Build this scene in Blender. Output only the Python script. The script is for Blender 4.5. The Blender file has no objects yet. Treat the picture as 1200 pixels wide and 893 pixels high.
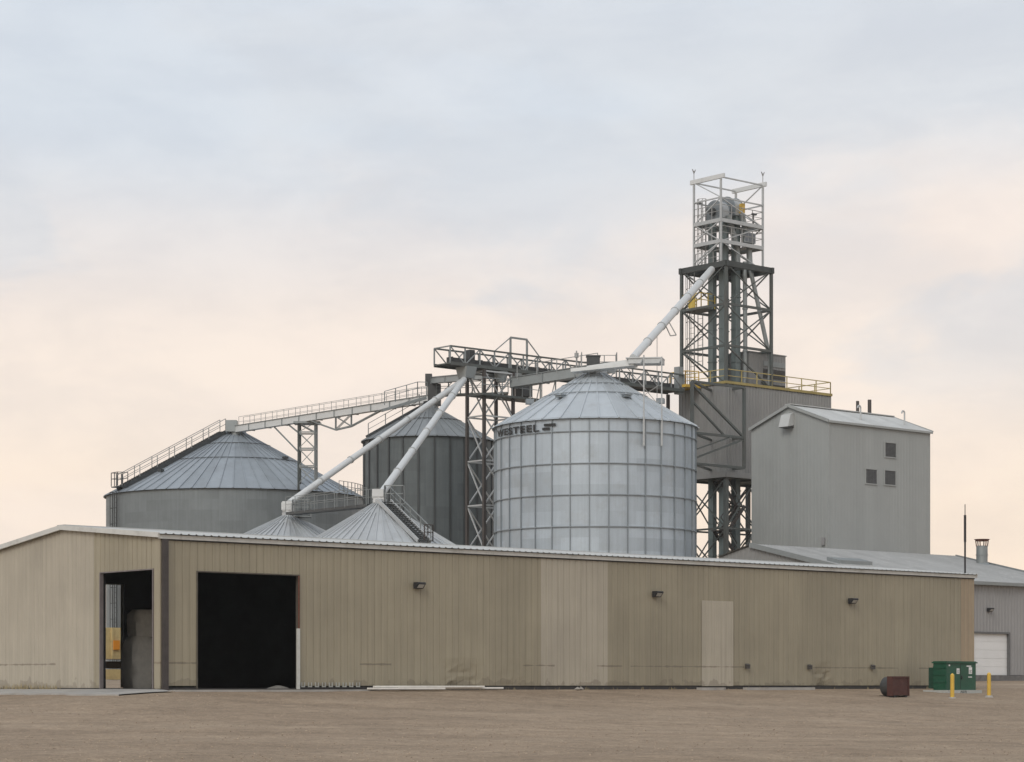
import bpy, math, random
from mathutils import Vector, noise
random.seed(7)
PI = math.pi
HAZE = 0.0002                                           # thin smoke in the air, per metre
scene = bpy.context.scene
COL = scene.collection

# ------------------------------------------------------------------ survey frame
F, CX, HY, ZC = 2680.0, 600.0, 802.0, 0.15       # focal length in survey pixels, principal column, eye-level row, eye height
U = Vector((0.7566, 0.6539, 0)); V = Vector((-0.6539, 0.7566, 0)); Z = Vector((0, 0, 1))

def at(px, py, Y):
    """survey reading (column, row) at distance Y -> metres"""
    return Vector(((px - CX) / F * Y, Y, ZC + (HY - py) / F * Y))

class Frame:
    """site grid: a runs along the long walls, b runs away from the yard"""
    def __init__(s, x, y): s.o = Vector((x, y, 0))
    def __call__(s, a, b, z=0.0): return s.o + U * a + V * b + Z * z

def ground_z(x, y):
    b = (Vector((x, y, 0)) - Vector((-11.9, 77.4, 0))).dot(V)
    a = (Vector((x, y, 0)) - Vector((-11.9, 77.4, 0))).dot(U)
    q = math.hypot(max(0.0, -b), max(0.0, -a))
    z = -0.05 - 1.55 * (1 - math.exp(-q / 19.4))
    r = max(0.0, min(1.0, (y - 100) / 52.0)); r = r * r * (3 - 2 * r)
    return z + 0.48 * r * max(0.0, min(1.0, (b + 6) / 8.0))

# ------------------------------------------------------------------ materials
MATS = {}
def mat(name, col, rough=0.6, metal=0.0, var=0.12, scale=1.0, streak=None, tone=0.0, dirt=None, bump=0.0, bscale=40.0, spec=0.5, tint=None):
    """var: mottling; streak: vertical run marks (strength); tone: weight of the per-sheet tone attribute; dirt: (colour, amount, scale)"""
    if name in MATS: return MATS[name]
    m = bpy.data.materials.new(name); m.use_nodes = True
    nt = m.node_tree; N = nt.nodes; L = nt.links
    bs = N['Principled BSDF']
    bs.inputs['Roughness'].default_value = rough; bs.inputs['Metallic'].default_value = metal
    bs.inputs['Specular IOR Level'].default_value = spec
    tc = N.new('ShaderNodeTexCoord')
    def noise_(sc, det=4, rough_=0.6, vec=None):
        n = N.new('ShaderNodeTexNoise'); n.inputs['Scale'].default_value = sc
        n.inputs['Detail'].default_value = det; n.inputs['Roughness'].default_value = rough_
        L.new(vec or tc.outputs['Object'], n.inputs['Vector']); return n.outputs['Fac']
    def mapr(v, a, b, c, d):
        r = N.new('ShaderNodeMapRange'); L.new(v, r.inputs[0])
        for i, k in enumerate((a, b, c, d)): r.inputs[i + 1].default_value = k
        return r.outputs[0]
    def mul(c, f):
        x = N.new('ShaderNodeVectorMath'); x.operation = 'MULTIPLY'
        L.new(c, x.inputs[0])
        L.new(f, x.inputs[1]); return x.outputs[0]
    rgb = N.new('ShaderNodeRGB'); rgb.outputs[0].default_value = (*col, 1); c = rgb.outputs[0]
    if tint:                                            # slow drift towards a second colour
        mx = N.new('ShaderNodeMix'); mx.data_type = 'RGBA'
        L.new(mapr(noise_(tint[1], 3), 0.4, 0.65, 0, 1), mx.inputs[0]); L.new(c, mx.inputs[6]); mx.inputs[7].default_value = (*tint[0], 1); c = mx.outputs[2]
    if var: c = mul(c, mapr(noise_(scale, 6, 0.65), 0.25, 0.75, 1 - var, 1 + var))
    if streak:
        mp = N.new('ShaderNodeMapping'); mp.inputs['Scale'].default_value = (7, 7, 0.22); L.new(tc.outputs['Object'], mp.inputs[0])
        c = mul(c, mapr(noise_(1.0, 5, 0.7, mp.outputs[0]), 0.3, 0.75, 1 + streak * .5, 1 - streak))
    if tone:
        at_ = N.new('ShaderNodeAttribute'); at_.attribute_name = 'tone'
        c = mul(c, mapr(at_.outputs['Fac'], -1, 1, 1 - tone, 1 + tone))
    if dirt:
        mx = N.new('ShaderNodeMix'); mx.data_type = 'RGBA'
        L.new(mapr(noise_(dirt[2], 8, 0.7), 0.52, 0.75, 0, dirt[1]), mx.inputs[0]); L.new(c, mx.inputs[6]); mx.inputs[7].default_value = (*dirt[0], 1); c = mx.outputs[2]
    L.new(c, bs.inputs['Base Color'])
    if rough < 0.95: L.new(mapr(noise_(scale * 2.3, 4), 0.2, 0.8, max(0, rough - .1), min(1, rough + .1)), bs.inputs['Roughness'])
    if bump:
        b = N.new('ShaderNodeBump'); b.inputs['Strength'].default_value = bump; b.inputs['Distance'].default_value = 0.02
        L.new(noise_(bscale, 4), b.inputs['Height']); L.new(b.outputs[0], bs.inputs['Normal'])
    MATS[name] = m; return m

def M(k):
    return {
     'beige': lambda: beige_mat('beige', (.330, .293, .212)),
     'beige_p': lambda: beige_mat('beige_pale', (.415, .375, .300)),
     'trim': lambda: mat('pale_trim', (.56, .56, .53), .5, var=.10, scale=2, dirt=((.25, .24, .21), .6, 1.3)),
     'roof_galv': lambda: mat('roof_galv', (.50, .51, .50), .5, .25, tone=.06, dirt=((.36, .35, .33), .4, .5)),
     'brown': lambda: mat('brown_trim', (.055, .046, .043), .6, var=.25, scale=3),
     'shade_shell': lambda: mat('interior_shade', (.03, .031, .032), .9, var=.3, spec=.1),  # shade of the warehouse interior put into the colour
     'black': lambda: mat('black_metal', (.02, .02, .022), .55),
     'rust': lambda: mat('rust', (.14, .055, .035), .85, var=.35, scale=6),
     'concrete': lambda: mat('concrete', (.36, .345, .32), .9, var=.2, scale=1.3, dirt=((.24, .20, .16), .8, .8), bump=.3),
     'gap_shade': lambda: mat('foundation', (.045, .042, .04), .9, var=.3, scale=3),  # dark gap under the wall put into the footing colour
     'galv_c': lambda: mat('galvanised_bright', (.44, .495, .54), .5, .3, var=.07, scale=.9, streak=.10, tone=.10, dirt=((.33, .34, .34), .5, .6)),
     'galv_cr': lambda: mat('galvanised_roof_bright', (.48, .52, .55), .5, .3, var=.07, scale=.8, tone=.10, dirt=((.34, .34, .33), .5, .7)),
     'galv_l': lambda: mat('galvanised_weathered', (.19, .212, .218), .6, .2, var=.10, scale=.7, streak=.16, tone=.10),
     'galv_lr': lambda: mat('galvanised_roof_weathered', (.32, .355, .385), .5, .4, var=.08, scale=.7, tone=.13, dirt=((.18, .19, .2), .5, .5)),
     'galv_m': lambda: mat('galvanised_dark', (.105, .122, .126), .58, .2, var=.10, scale=.8, streak=.2, tone=.12),
     'galv_mr': lambda: mat('galvanised_roof_dark', (.27, .29, .30), .5, .4, var=.08, scale=.8, tone=.12),
     'galv_s': lambda: mat('galvanised_small_roof', (.46, .48, .49), .5, .35, var=.07, scale=1, tone=.10, dirt=((.3, .3, .29), .5, .8)),
     'stiff': lambda: mat('galvanised_stiffener', (.25, .28, .30), .5, .3, var=.1),
     'stiff_d': lambda: mat('galvanised_stiffener_dark', (.06, .066, .068), .55, .4, var=.1),
     'green_steel': lambda: mat('green_grey_steel', (.085, .10, .096), .5, .1, var=.15, scale=1.5, tint=((.085, .088, .08), .35)),
     'trunk': lambda: mat('leg_trunk_paint', (.175, .215, .215), .5, .1, var=.14, scale=1.2, streak=.2),
     'brown_steel': lambda: mat('brown_steel', (.065, .055, .05), .6, .1, var=.2, scale=1.5),
     'galv_steel': lambda: mat('galvanised_section', (.26, .28, .28), .5, .4, var=.1, scale=1.5),
     'pale_steel': lambda: mat('pale_section', (.46, .475, .475), .5, .3, var=.1, scale=1.5),
     'conveyor': lambda: mat('conveyor_casing', (.30, .325, .325), .5, .3, var=.12, scale=1.0, dirt=((.2, .2, .19), .5, 1)),
     'white_pipe': lambda: mat('white_spout', (.62, .635, .63), .45, .2, var=.10, scale=1.2, dirt=((.4, .39, .37), .5, 1.2)),
     'clad': lambda: mat('grey_cladding', (.325, .338, .328), .55, .05, var=.05, scale=.5, streak=.05, tone=.03),
     'clad_d': lambda: mat('grey_cladding_dark', (.245, .245, .238), .55, .05, var=.06, scale=.6, streak=.08, tone=.04),
     'clad_p': lambda: mat('grey_cladding_shed', (.285, .28, .277), .55, .05, var=.05, scale=.6, streak=.06, tone=.04),
     'louvre': lambda: mat('louvre', (.10, .10, .098), .6, var=.08),
     'white': lambda: mat('white_paint', (.72, .72, .71), .5, var=.06),
     'plank': lambda: mat('white_plank', (.74, .72, .67), .6, var=.12, scale=3),
     'yellow': lambda: mat('safety_yellow', (.62, .40, .06), .55, var=.15, scale=2, dirt=((.3, .22, .1), .6, 2)),
     'rail_y': lambda: mat('faded_yellow_rail', (.46, .37, .15), .6, var=.2, scale=1),
     'rail': lambda: mat('grey_rail', (.34, .34, .33), .55, .3, var=.1),
     'green': lambda: mat('transformer_green', (.009, .074, .041), .5, var=.18, scale=2, dirt=((.03, .09, .06), .6, 3)),
     'pad': lambda: mat('pad_concrete', (.40, .41, .39), .9, var=.15, scale=4),
     'sticker': lambda: mat('sticker', (.75, .75, .74), .5, var=.05),
     'ink': lambda: mat('ink', (.02, .02, .02), .6, var=0),
     'bag': lambda: mat('bulk_bag', (.48, .46, .41), .85, var=.15, scale=4, bump=.4, bscale=9),
     'cream': lambda: mat('cream_paint', (.60, .47, .23), .55, var=.12, scale=3, dirt=((.3, .22, .12), .6, 2)),
     'orange': lambda: mat('orange_paint', (.70, .26, .02), .55, var=.1),
     'rubber': lambda: mat('rubber', (.02, .02, .02), .8),
     'tankred': lambda: mat('oxide_red', (.075, .028, .022), .75, var=.28, scale=3, dirt=((.05, .03, .025), .7, 4)),
     'drum': lambda: mat('drum_grey', (.05, .052, .052), .6, var=.25, scale=4),
     'lens': lambda: mat('lamp_lens', (.42, .42, .40), .25),
     'weed': lambda: mat('dry_weed', (.33, .27, .15), .9, var=.3, scale=20),
     'stone': lambda: mat('stone', (.36, .285, .21), .95, tone=.3, var=.2, scale=6),
    }[k]()

def beige_mat(name, col):
    m = mat(name, col, .55, 0, var=.06, scale=.6, streak=.15, tone=.22, tint=(tuple(k * .88 for k in col), .25))
    nt = m.node_tree; N = nt.nodes; L = nt.links
    if 'scuff' in N: return m
    bs = N['Principled BSDF']; src = bs.inputs['Base Color'].links[0].from_socket
    tc = N.new('ShaderNodeTexCoord'); tc.name = 'scuff'
    sp = N.new('ShaderNodeSeparateXYZ'); L.new(tc.outputs['Object'], sp.inputs[0])
    def mth(op, a, b=None, c=None):
        x = N.new('ShaderNodeMath'); x.operation = op; x.use_clamp = op == 'MULTIPLY'
        for i, k in enumerate((a, b, c)):
            if k is None: continue
            if isinstance(k, (int, float)): x.inputs[i].default_value = k
            else: L.new(k, x.inputs[i])
        return x.outputs[0]
    # scrape line left by bucket loaders about a metre up, only in places
    wob = N.new('ShaderNodeTexNoise'); wob.inputs['Scale'].default_value = 3.0; wob.inputs['Detail'].default_value = 5; L.new(tc.outputs['Object'], wob.inputs['Vector'])
    band = mth('LESS_THAN', mth('ABSOLUTE', mth('SUBTRACT', sp.outputs[2], 0.93)), mth('SUBTRACT', mth('MULTIPLY', wob.outputs['Fac'], .12), .035))
    n = N.new('ShaderNodeTexNoise'); n.inputs['Scale'].default_value = .22; n.inputs['Detail'].default_value = 1
    mp = N.new('ShaderNodeMapping'); mp.inputs['Scale'].default_value = (1, 1, 0.01); L.new(tc.outputs['Object'], mp.inputs[0]); L.new(mp.outputs[0], n.inputs['Vector'])
    f = mth('MULTIPLY', band, mth('MULTIPLY', mth('GREATER_THAN', n.outputs['Fac'], .49), .6))
    # splashed mud of uneven height along the bottom
    n2 = N.new('ShaderNodeTexNoise'); n2.inputs['Scale'].default_value = 2.2; n2.inputs['Detail'].default_value = 6; L.new(tc.outputs['Object'], n2.inputs['Vector'])
    mud = mth('MULTIPLY', mth('GREATER_THAN', mth('SUBTRACT', mth('MULTIPLY', n2.outputs['Fac'], 1.3), sp.outputs[2]), .42), .32)
    # fine dark scratches
    n3 = N.new('ShaderNodeTexNoise'); n3.inputs['Scale'].default_value = 1.0; n3.inputs['Detail'].default_value = 8; n3.inputs['Roughness'].default_value = .75
    mp3 = N.new('ShaderNodeMapping'); mp3.inputs['Scale'].default_value = (5, 5, 1.3); L.new(tc.outputs['Object'], mp3.inputs[0]); L.new(mp3.outputs[0], n3.inputs['Vector'])
    scr = mth('MULTIPLY', mth('GREATER_THAN', n3.outputs['Fac'], .68), .22)
    mx = N.new('ShaderNodeMix'); mx.data_type = 'RGBA'
    L.new(mth('MAXIMUM', mth('MAXIMUM', f, mud), scr), mx.inputs[0]); L.new(src, mx.inputs[6]); mx.inputs[7].default_value = (.13, .105, .08, 1)
    L.new(mx.outputs[2], bs.inputs['Base Color'])
    return m

# ------------------------------------------------------------------ mesh building
class MB:
    def __init__(s): s.v = []; s.f = []; s.t = []; s.cur = 0.0
    def quad(s, *p):
        i = len(s.v); s.v += [Vector(q) for q in p]; s.f.append(tuple(range(i, i + len(p)))); s.t.append(s.cur)
    def hexa(s, c):
        i = len(s.v); s.v += [Vector(q) for q in c]
        for q in ((0, 3, 2, 1), (4, 5, 6, 7), (0, 1, 5, 4), (1, 2, 6, 5), (2, 3, 7, 6), (3, 0, 4, 7)):
            s.f.append(tuple(i + k for k in q)); s.t.append(s.cur)
    def box(s, o, e1, e2, e3):
        """o: a corner, e1 e2 e3: the three edges"""
        o, e1, e2, e3 = map(Vector, (o, e1, e2, e3))
        s.hexa([o, o + e1, o + e1 + e2, o + e2, o + e3, o + e1 + e3, o + e1 + e2 + e3, o + e2 + e3]); return s
    def bar(s, p, q, w, h=None, side=None):
        p, q = Vector(p), Vector(q); h = h or w; d = q - p
        if d.length < 1e-6: return s
        d.normalize()
        sd = Vector(side) if side is not None else (d.cross(Z) if abs(d.z) < .97 else U.copy())
        sd = (sd - d * sd.dot(d)).normalized(); up = sd.cross(d)
        o = p - sd * w / 2 - up * h / 2
        return s.box(o, sd * w, up * h, q - p)
    def tube(s, p, q, r, r2=None, n=12, caps=True):
        p, q = Vector(p), Vector(q); r2 = r if r2 is None else r2; d = (q - p).normalized()
        a = d.orthogonal().normalized(); b = d.cross(a); i = len(s.v)
        for k in range(n):
            t = 2 * PI * k / n; w = a * math.cos(t) + b * math.sin(t)
            s.v.append(p + w * r); s.v.append(q + w * r2)
        for k in range(n):
            j = (k + 1) % n; s.f.append((i + 2 * k, i + 2 * j, i + 2 * j + 1, i + 2 * k + 1)); s.t.append(s.cur)
        if caps:
            s.f.append(tuple(i + 2 * k for k in range(n))[::-1]); s.f.append(tuple(i + 2 * k + 1 for k in range(n))); s.t += [s.cur] * 2
        return s
    def path(s, pts, r, n=8):
        for a, b in zip(pts, pts[1:]): s.tube(a, b, r, n=n)
        return s
    def prism(s, poly, e):
        """closed polygon swept along e"""
        poly = [Vector(p) for p in poly]; e = Vector(e); i = len(s.v); n = len(poly)
        s.v += poly + [p + e for p in poly]
        s.f.append(tuple(i + k for k in range(n))[::-1]); s.f.append(tuple(i + n + k for k in range(n)))
        for k in range(n):
            j = (k + 1) % n; s.f.append((i + k, i + j, i + n + j, i + n + k))
        s.t += [s.cur] * (n + 2); return s
    def rail(s, pts, h=1.05, step=1.6, w=.05, mid=True, closed=False, toe=0):
        pts = [Vector(p) for p in pts]
        if closed: pts = pts + pts[:1]
        for a, b in zip(pts, pts[1:]):
            n = max(1, round((b - a).length / step))
            for k in range(n + 1):
                p = a.lerp(b, k / n); s.bar(p, p + Z * h, w)
            s.bar(a + Z * h, b + Z * h, w)
            if mid: s.bar(a + Z * h * .55, b + Z * h * .55, w * .8)
            if toe: s.bar(a + Z * toe / 2, b + Z * toe / 2, w * .6, toe)
        return s
    def ladder(s, p, q, side, w=.45, cage=None, step=.4):
        p, q, side = Vector(p), Vector(q), Vector(side).normalized()
        for k in (-1, 1): s.bar(p + side * k * w / 2, q + side * k * w / 2, .05)
        n = int((q - p).length / step)
        for k in range(1, n):
            c = p.lerp(q, k / n); s.bar(c - side * w / 2, c + side * w / 2, .03)
        if cage is not None:
            out = Vector(cage); r = .38
            def hoop(c): return [c + side * r * math.cos(t) + out * (r * math.sin(t) + .1) for t in (0, PI / 4, PI / 2, 3 * PI / 4, PI)]
            m = max(2, int((q - p).length / 1.2)); prev = None
            for k in range(m + 1):
                hp = hoop(p.lerp(q, k / m))
                for a, b in zip(hp, hp[1:]): s.bar(a, b, .035)
                if prev:
                    for a, b in zip(prev, hp): s.bar(a, b, .035)
                prev = hp
        return s
    def build(s, name, m, parent=None, smooth=False, label=None):
        off = Vector((0, 0, 0)); p = parent
        while p: off += p.location; p = p.parent
        me = bpy.data.meshes.new(name); me.from_pydata([tuple(v - off) for v in s.v], [], s.f)
        if isinstance(m, str): m = M(m)
        me.materials.append(m)
        a = me.attributes.new('tone', 'FLOAT', 'FACE'); a.data.foreach_set('value', s.t)
        if smooth:
            me.shade_smooth(); me.set_sharp_from_angle(angle=math.radians(38))
        me.update()
        o = bpy.data.objects.new(name, me); COL.objects.link(o); o.parent = parent
        if label: o['label'] = label
        return o

def thing(name, label, cat, loc, group=None):
    o = bpy.data.objects.new(name, None); COL.objects.link(o); o.location = loc; o.empty_display_size = .3
    o['label'] = label; o['category'] = cat
    if group: o['group'] = group
    return o
def tag(o, label, cat, group=None):
    o['label'] = label; o['category'] = cat
    if group: o['group'] = group
    return o
def structure(o, kind='structure'): o['kind'] = kind; return o

def ribsheet(mb, O, e1, e2, n, L, bot, top, openings=(), pitch=.305, dep=.03, rows=(), tone=None, defo=None, prof=None):
    """profiled metal sheet: ribs run along e2, repeat along e1 and stand out along n"""
    O, e1, e2, n = map(Vector, (O, e1, e2, n))
    bf = bot if callable(bot) else (lambda s_: bot); tf = top if callable(top) else (lambda s_: top)
    prof = prof or [(0, 0), (.64, 0), (.73, 1), (.87, 1), (.96, 0)]
    def off(s_):
        x = (s_ / pitch) % 1.0
        for (a, va), (b, vb) in zip(prof, prof[1:] + [(1, 0)]):
            if a <= x <= b: return dep * (va + (vb - va) * (x - a) / (b - a))
        return 0
    xs = set(); k = 0
    while k * pitch < L:
        for a, _ in prof:
            if (k + a) * pitch < L: xs.add(round((k + a) * pitch, 5))
        k += 1
    xs.add(L)
    for o in openings: xs |= {o[0], o[1]}
    xs = sorted(x for x in xs if 0 <= x <= L)
    def P(s_, z):
        d = off(s_ + 1e-7)
        if defo: d += defo(s_, z)
        return O + e1 * s_ + e2 * z + n * d
    for x0, x1 in zip(xs, xs[1:]):
        if x1 - x0 < 1e-5: continue
        m = (x0 + x1) / 2; ops = [o for o in openings if o[0] <= m <= o[1]]
        lo, hi = max(bf(x0), bf(x1)), min(tf(x0), tf(x1))
        st = sorted({z for z in list(rows) + [q for o in ops for q in o[2:4]] if lo + 1e-4 < z < hi - 1e-4})
        lv = [(bf(x0), bf(x1))] + [(z, z) for z in st] + [(tf(x0), tf(x1))]
        if tone: mb.cur = tone(m)
        for (a0, a1), (b0, b1) in zip(lv, lv[1:]):
            mz = (a0 + a1 + b0 + b1) / 4
            if any(o[2] < mz < o[3] for o in ops): continue
            mb.quad(P(x0, a0), P(x1, a1), P(x1, b1), P(x0, b0))
    mb.cur = 0
    return mb

GROOVE = [(0, 0), (.80, 0), (.83, -1), (.91, -1), (.945, 0)]
def hash1(k): return ((math.sin(k * 127.1 + 11.7) * 43758.5453) % 1.0) * 2 - 1

# ------------------------------------------------------------------ the yard
def graded(lo, hi, flo, fhi, fine, coarse):
    xs = [flo + fine * i for i in range(int((fhi - flo) / fine) + 1)]
    s = fine; x = xs[-1]
    while x < hi: s = min(s * 1.35, coarse); x += s; xs.append(x)
    s = fine; x = xs[0]; pre = []
    while x > lo: s = min(s * 1.35, coarse); x -= s; pre.append(x)
    return pre[::-1] + xs
gx = graded(-3000, 3000, -24, 34, .33, 250); gy = graded(-800, 4500, 36, 108, .33, 250)
g = MB()
for y in gy:
    for x in gx:
        z = ground_z(x, y)
        if -30 < x < 40 and 34 < y < 112:
            b = (Vector((x, y, 0)) - Vector((-11.9, 77.4, 0))).dot(V)
            k = max(0, min(1, (-b - .3) / 2.0))
            if x > 30 or b < 0:
                tr = noise.noise(Vector(((x * U.x + y * U.y) * .05, b * .8, 2.2)))
                z += k * (.05 * noise.noise(Vector((x * .35, y * .35, 0))) + .025 * noise.noise(Vector((x * 1.3, y * 1.3, 5))) + .03 * tr)
        g.v.append(Vector((x, y, z)))
nx = len(gx)
for j in range(len(gy) - 1):
    for i in range(nx - 1):
        g.f.append((j * nx + i, j * nx + i + 1, (j + 1) * nx + i + 1, (j + 1) * nx + i)); g.t.append(0)

def gravel_mat():
    m = bpy.data.materials.new('gravel'); m.use_nodes = True
    nt = m.node_tree; N = nt.nodes; L = nt.links; bs = N['Principled BSDF']
    bs.inputs['Roughness'].default_value = .95; bs.inputs['Specular IOR Level'].default_value = .15
    tc = N.new('ShaderNodeTexCoord')
    def nz(sc, det, ro, vec):
        n = N.new('ShaderNodeTexNoise'); n.inputs['Scale'].default_value = sc; n.inputs['Detail'].default_value = det; n.inputs['Roughness'].default_value = ro
        L.new(vec, n.inputs['Vector']); return n.outputs['Fac']
    mp = N.new('ShaderNodeMapping'); mp.inputs['Rotation'].default_value = (0, 0, -math.radians(8)); mp.inputs['Scale'].default_value = (.10, .22, 1)
    L.new(tc.outputs['Object'], mp.inputs[0])
    def ramp(v, stops):
        r = N.new('ShaderNodeValToRGB'); L.new(v, r.inputs[0]); e = r.color_ramp.elements
        e[0].position, e[0].color = stops[0][0], (*stops[0][1], 1); e[1].position, e[1].color = stops[-1][0], (*stops[-1][1], 1)
        for p, c in stops[1:-1]: k = e.new(p); k.color = (*c, 1)
        return r.outputs[0]
    base = ramp(nz(1.0, 5, .6, mp.outputs[0]), [(.3, (.270, .205, .145)), (.5, (.300, .230, .164)), (.7, (.338, .264, .191))])
    def mulv(c, v, a, b, lo=.3, hi=.7):
        r = N.new('ShaderNodeMapRange'); L.new(v, r.inputs[0])
        for i, k in enumerate((lo, hi, a, b)): r.inputs[i + 1].default_value = k
        x = N.new('ShaderNodeVectorMath'); x.operation = 'MULTIPLY'; L.new(c, x.inputs[0]); L.new(r.outputs[0], x.inputs[1]); return x.outputs[0]
    mp2 = N.new('ShaderNodeMapping'); mp2.inputs['Rotation'].default_value = (0, 0, -math.radians(33)); mp2.inputs['Scale'].default_value = (.03, .8, 1); L.new(tc.outputs['Object'], mp2.inputs[0])
    base = mulv(base, nz(1.0, 4, .65, mp2.outputs[0]), .95, 1.05, .38, .62)           # wheel tracks along the wall
    c = mulv(base, nz(.35, 4, .6, tc.outputs['Object']), .88, 1.12)
    c = mulv(c, nz(2.6, 6, .75, tc.outputs['Object']), .78, 1.22)
    c = mulv(c, nz(11, 4, .8, tc.outputs['Object']), .74, 1.26)
    c = mulv(c, nz(42, 2, .7, tc.outputs['Object']), .66, 1.34)
    L.new(c, bs.inputs['Base Color'])
    b = N.new('ShaderNodeBump'); b.inputs['Strength'].default_value = .8; b.inputs['Distance'].default_value = .03
    L.new(nz(9, 8, .8, tc.outputs['Object']), b.inputs['Height']); L.new(b.outputs[0], bs.inputs['Normal'])
    return m
structure(g.build('ground', gravel_mat(), smooth=True))

def rock(mb, c, r):
    pts = [Vector((1, 0, 0)), Vector((0, 1, 0)), Vector((-1, 0, 0)), Vector((0, -1, 0)), Vector((0, 0, .8)), Vector((0, 0, -.5))]
    ang = random.random() * 6.28; ca, sa = math.cos(ang), math.sin(ang)
    pts = [Vector((p.x * ca - p.y * sa, p.x * sa + p.y * ca, p.z)) * r * random.uniform(.6, 1.3) + c for p in pts]
    i = len(mb.v); mb.v += pts; t = random.uniform(-1, 1)
    for q in ((0, 1, 4), (1, 2, 4), (2, 3, 4), (3, 0, 4), (1, 0, 5), (2, 1, 5), (3, 2, 5), (0, 3, 5)):
        mb.f.append(tuple(i + k for k in q)); mb.t.append(t)
gr = MB()
for k in range(8000):
    y = 40 + 55 * random.random() ** 1.3; x = random.uniform(-.25, .25) * y
    b = (Vector((x, y, 0)) - Vector((-11.9, 77.4, 0))).dot(V)
    if b > -.4: continue
    rock(gr, Vector((x, y, ground_z(x, y) + random.uniform(0, .02))), random.choice((.010, .013, .016, .02, .026)))
structure(gr.build('loose_gravel', 'stone'), 'stuff')

# ------------------------------------------------------------------ the beige warehouse
W = Frame(-11.9, 77.4)
LEN, WID, HE, HR, HL = 44.1, 13.0, 5.18, 5.76, 5.02       # length, width, eave, ridge, far eave
RB = 6.45
def a_at(px, b=0.0):
    k = (px - CX) / F; o = W(0, b)
    return (k * o.y - o.x) / (U.x - k * U.y)
def b_at(px, a=0.0):
    k = (px - CX) / F; o = W(a, 0)
    return (k * o.y - o.x) / (V.x - k * V.y)
wh = thing('warehouse', 'long low beige ribbed metal warehouse with two open black doorways', 'warehouse', W(LEN / 2, WID / 2, -.05))
fd = (a_at(231), a_at(350), -1, 4.0)                   # doorway in the long wall
gd = (b_at(180), b_at(118), -1, 4.05)                   # doorway in the gable
bd = (2.6, 6.3, -1, 4.12)                              # doorway in the rear wall
lp0, lp1 = a_at(634), a_at(712)
def tone_front(s):
    if lp0 - .05 <= s <= lp1: return .95 + .05 * hash1(int(s / .915))
    return .16 * hash1(int(s / .915)) - (.25 if s < lp1 else .32)
def dent(s, z):
    d = 0
    for px, w, amp in ((538, 1.1, .13), (556, .5, .09), (962, .8, .11), (970, .4, .07), (600, 1.4, .05), (690, 1.0, .03)):
        a = a_at(px)
        if abs(s - a) < w and z < 1.15:
            k = math.cos((s - a) / w * PI / 2) ** 2
            d += -1.1 * amp * k * (1 - z / 1.15) * (1 + .8 * noise.noise(Vector((s * 3, z * 4, 0))))
    if .2 < z < 5: d += .006 * noise.noise(Vector((s * .8, z * .9, 3)))
    return d
rows = (.15, .3, .45, .6, .75, .93, 1.15, 2.2, 3.3, 4.3)
ribsheet(MB(), W(0, 0), U, Z, -V, LEN, .10, HE, [fd, (lp0, lp1, -1, 9)], rows=rows, tone=tone_front, defo=dent, dep=.017, prof=GROOVE).build('front_wall', 'beige', wh)
ribsheet(MB(), W(lp0, -.004), U, Z, -V, lp1 - lp0, .10, HE, rows=rows, tone=lambda s: .12 * hash1(int(s / .915)), defo=lambda s, z: dent(s + lp0, z), dep=.018, prof=GROOVE).build('replacement_panel', 'beige_p', wh, label='paler replacement wall panel')
def gt(s): return HE + (HR - HE) * s / RB if s < RB else HR + (HL - HR) * (s - RB) / (WID - RB)
gs = b_at(110)
def tone_gable(s): return (.75 if s > gs else -.25) + .1 * hash1(int(s / .915) + 50)
ribsheet(MB(), W(0, 0), V, Z, -U, gs, .02, lambda s: gt(s), [gd], tone=lambda s: .05 + .1 * hash1(int(s / .915)), dep=.02, prof=GROOVE).build('gable_wall', 'beige', wh)
ribsheet(MB(), W(0, gs) - U * .004, V, Z, -U, WID - gs, .02, lambda s: gt(s + gs), rows=(RB - gs,), tone=lambda s: .1 * hash1(int(s / .915) + 50), dep=.012, prof=GROOVE).build('gable_panel', 'beige_p', wh, label='paler gable wall sheets')
ribsheet(MB(), W(LEN, 0), V, Z, U, WID, .02, lambda s: gt(s), tone=tone_gable).build('end_wall', 'beige', wh)
ribsheet(MB(), W(0, WID), U, Z, V, LEN, .02, HL, [bd], tone=tone_front).build('rear_wall', 'beige', wh)
# added dark shell behind walls and roof; its colour holds the interior shade
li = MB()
def shade_sheet(mb, O, e1, n, L, h, op):
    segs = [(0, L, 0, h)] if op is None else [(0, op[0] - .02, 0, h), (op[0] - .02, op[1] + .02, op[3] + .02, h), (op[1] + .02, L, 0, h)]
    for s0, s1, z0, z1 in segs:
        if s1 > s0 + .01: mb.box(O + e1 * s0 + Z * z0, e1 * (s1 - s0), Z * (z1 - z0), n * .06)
shade_sheet(li, W(.15, .16), U, V, LEN - .3, 5.0, (fd[0] - .15, fd[1] - .15, 0, fd[3]))
shade_sheet(li, W(.16, .25), V, U, WID - .5, 4.95, (gd[0] - .25, gd[1] - .25, 0, gd[3]))
shade_sheet(li, W(LEN - .16, .25), V, -U, WID - .5, 4.95, None)
shade_sheet(li, W(.15, WID - .16), U, -V, LEN - .3, 4.95, (bd[0] - .15, bd[1] - .15, 0, bd[3]))
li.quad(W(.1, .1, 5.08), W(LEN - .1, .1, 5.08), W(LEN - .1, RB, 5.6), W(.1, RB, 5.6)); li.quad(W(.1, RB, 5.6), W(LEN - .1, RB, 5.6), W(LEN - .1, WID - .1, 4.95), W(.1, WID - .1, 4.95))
li.build('shade_shell', 'shade_shell', wh)
fl = MB(); fl.box(W(.05, .05, -.25), U * (LEN - .1), V * (WID - .1), Z * .25); fl.build('floor_slab', mat('shed_floor', (.05, .047, .043), .9, var=.3, scale=1), wh)  # floor also coloured dark for the interior shade
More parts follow.
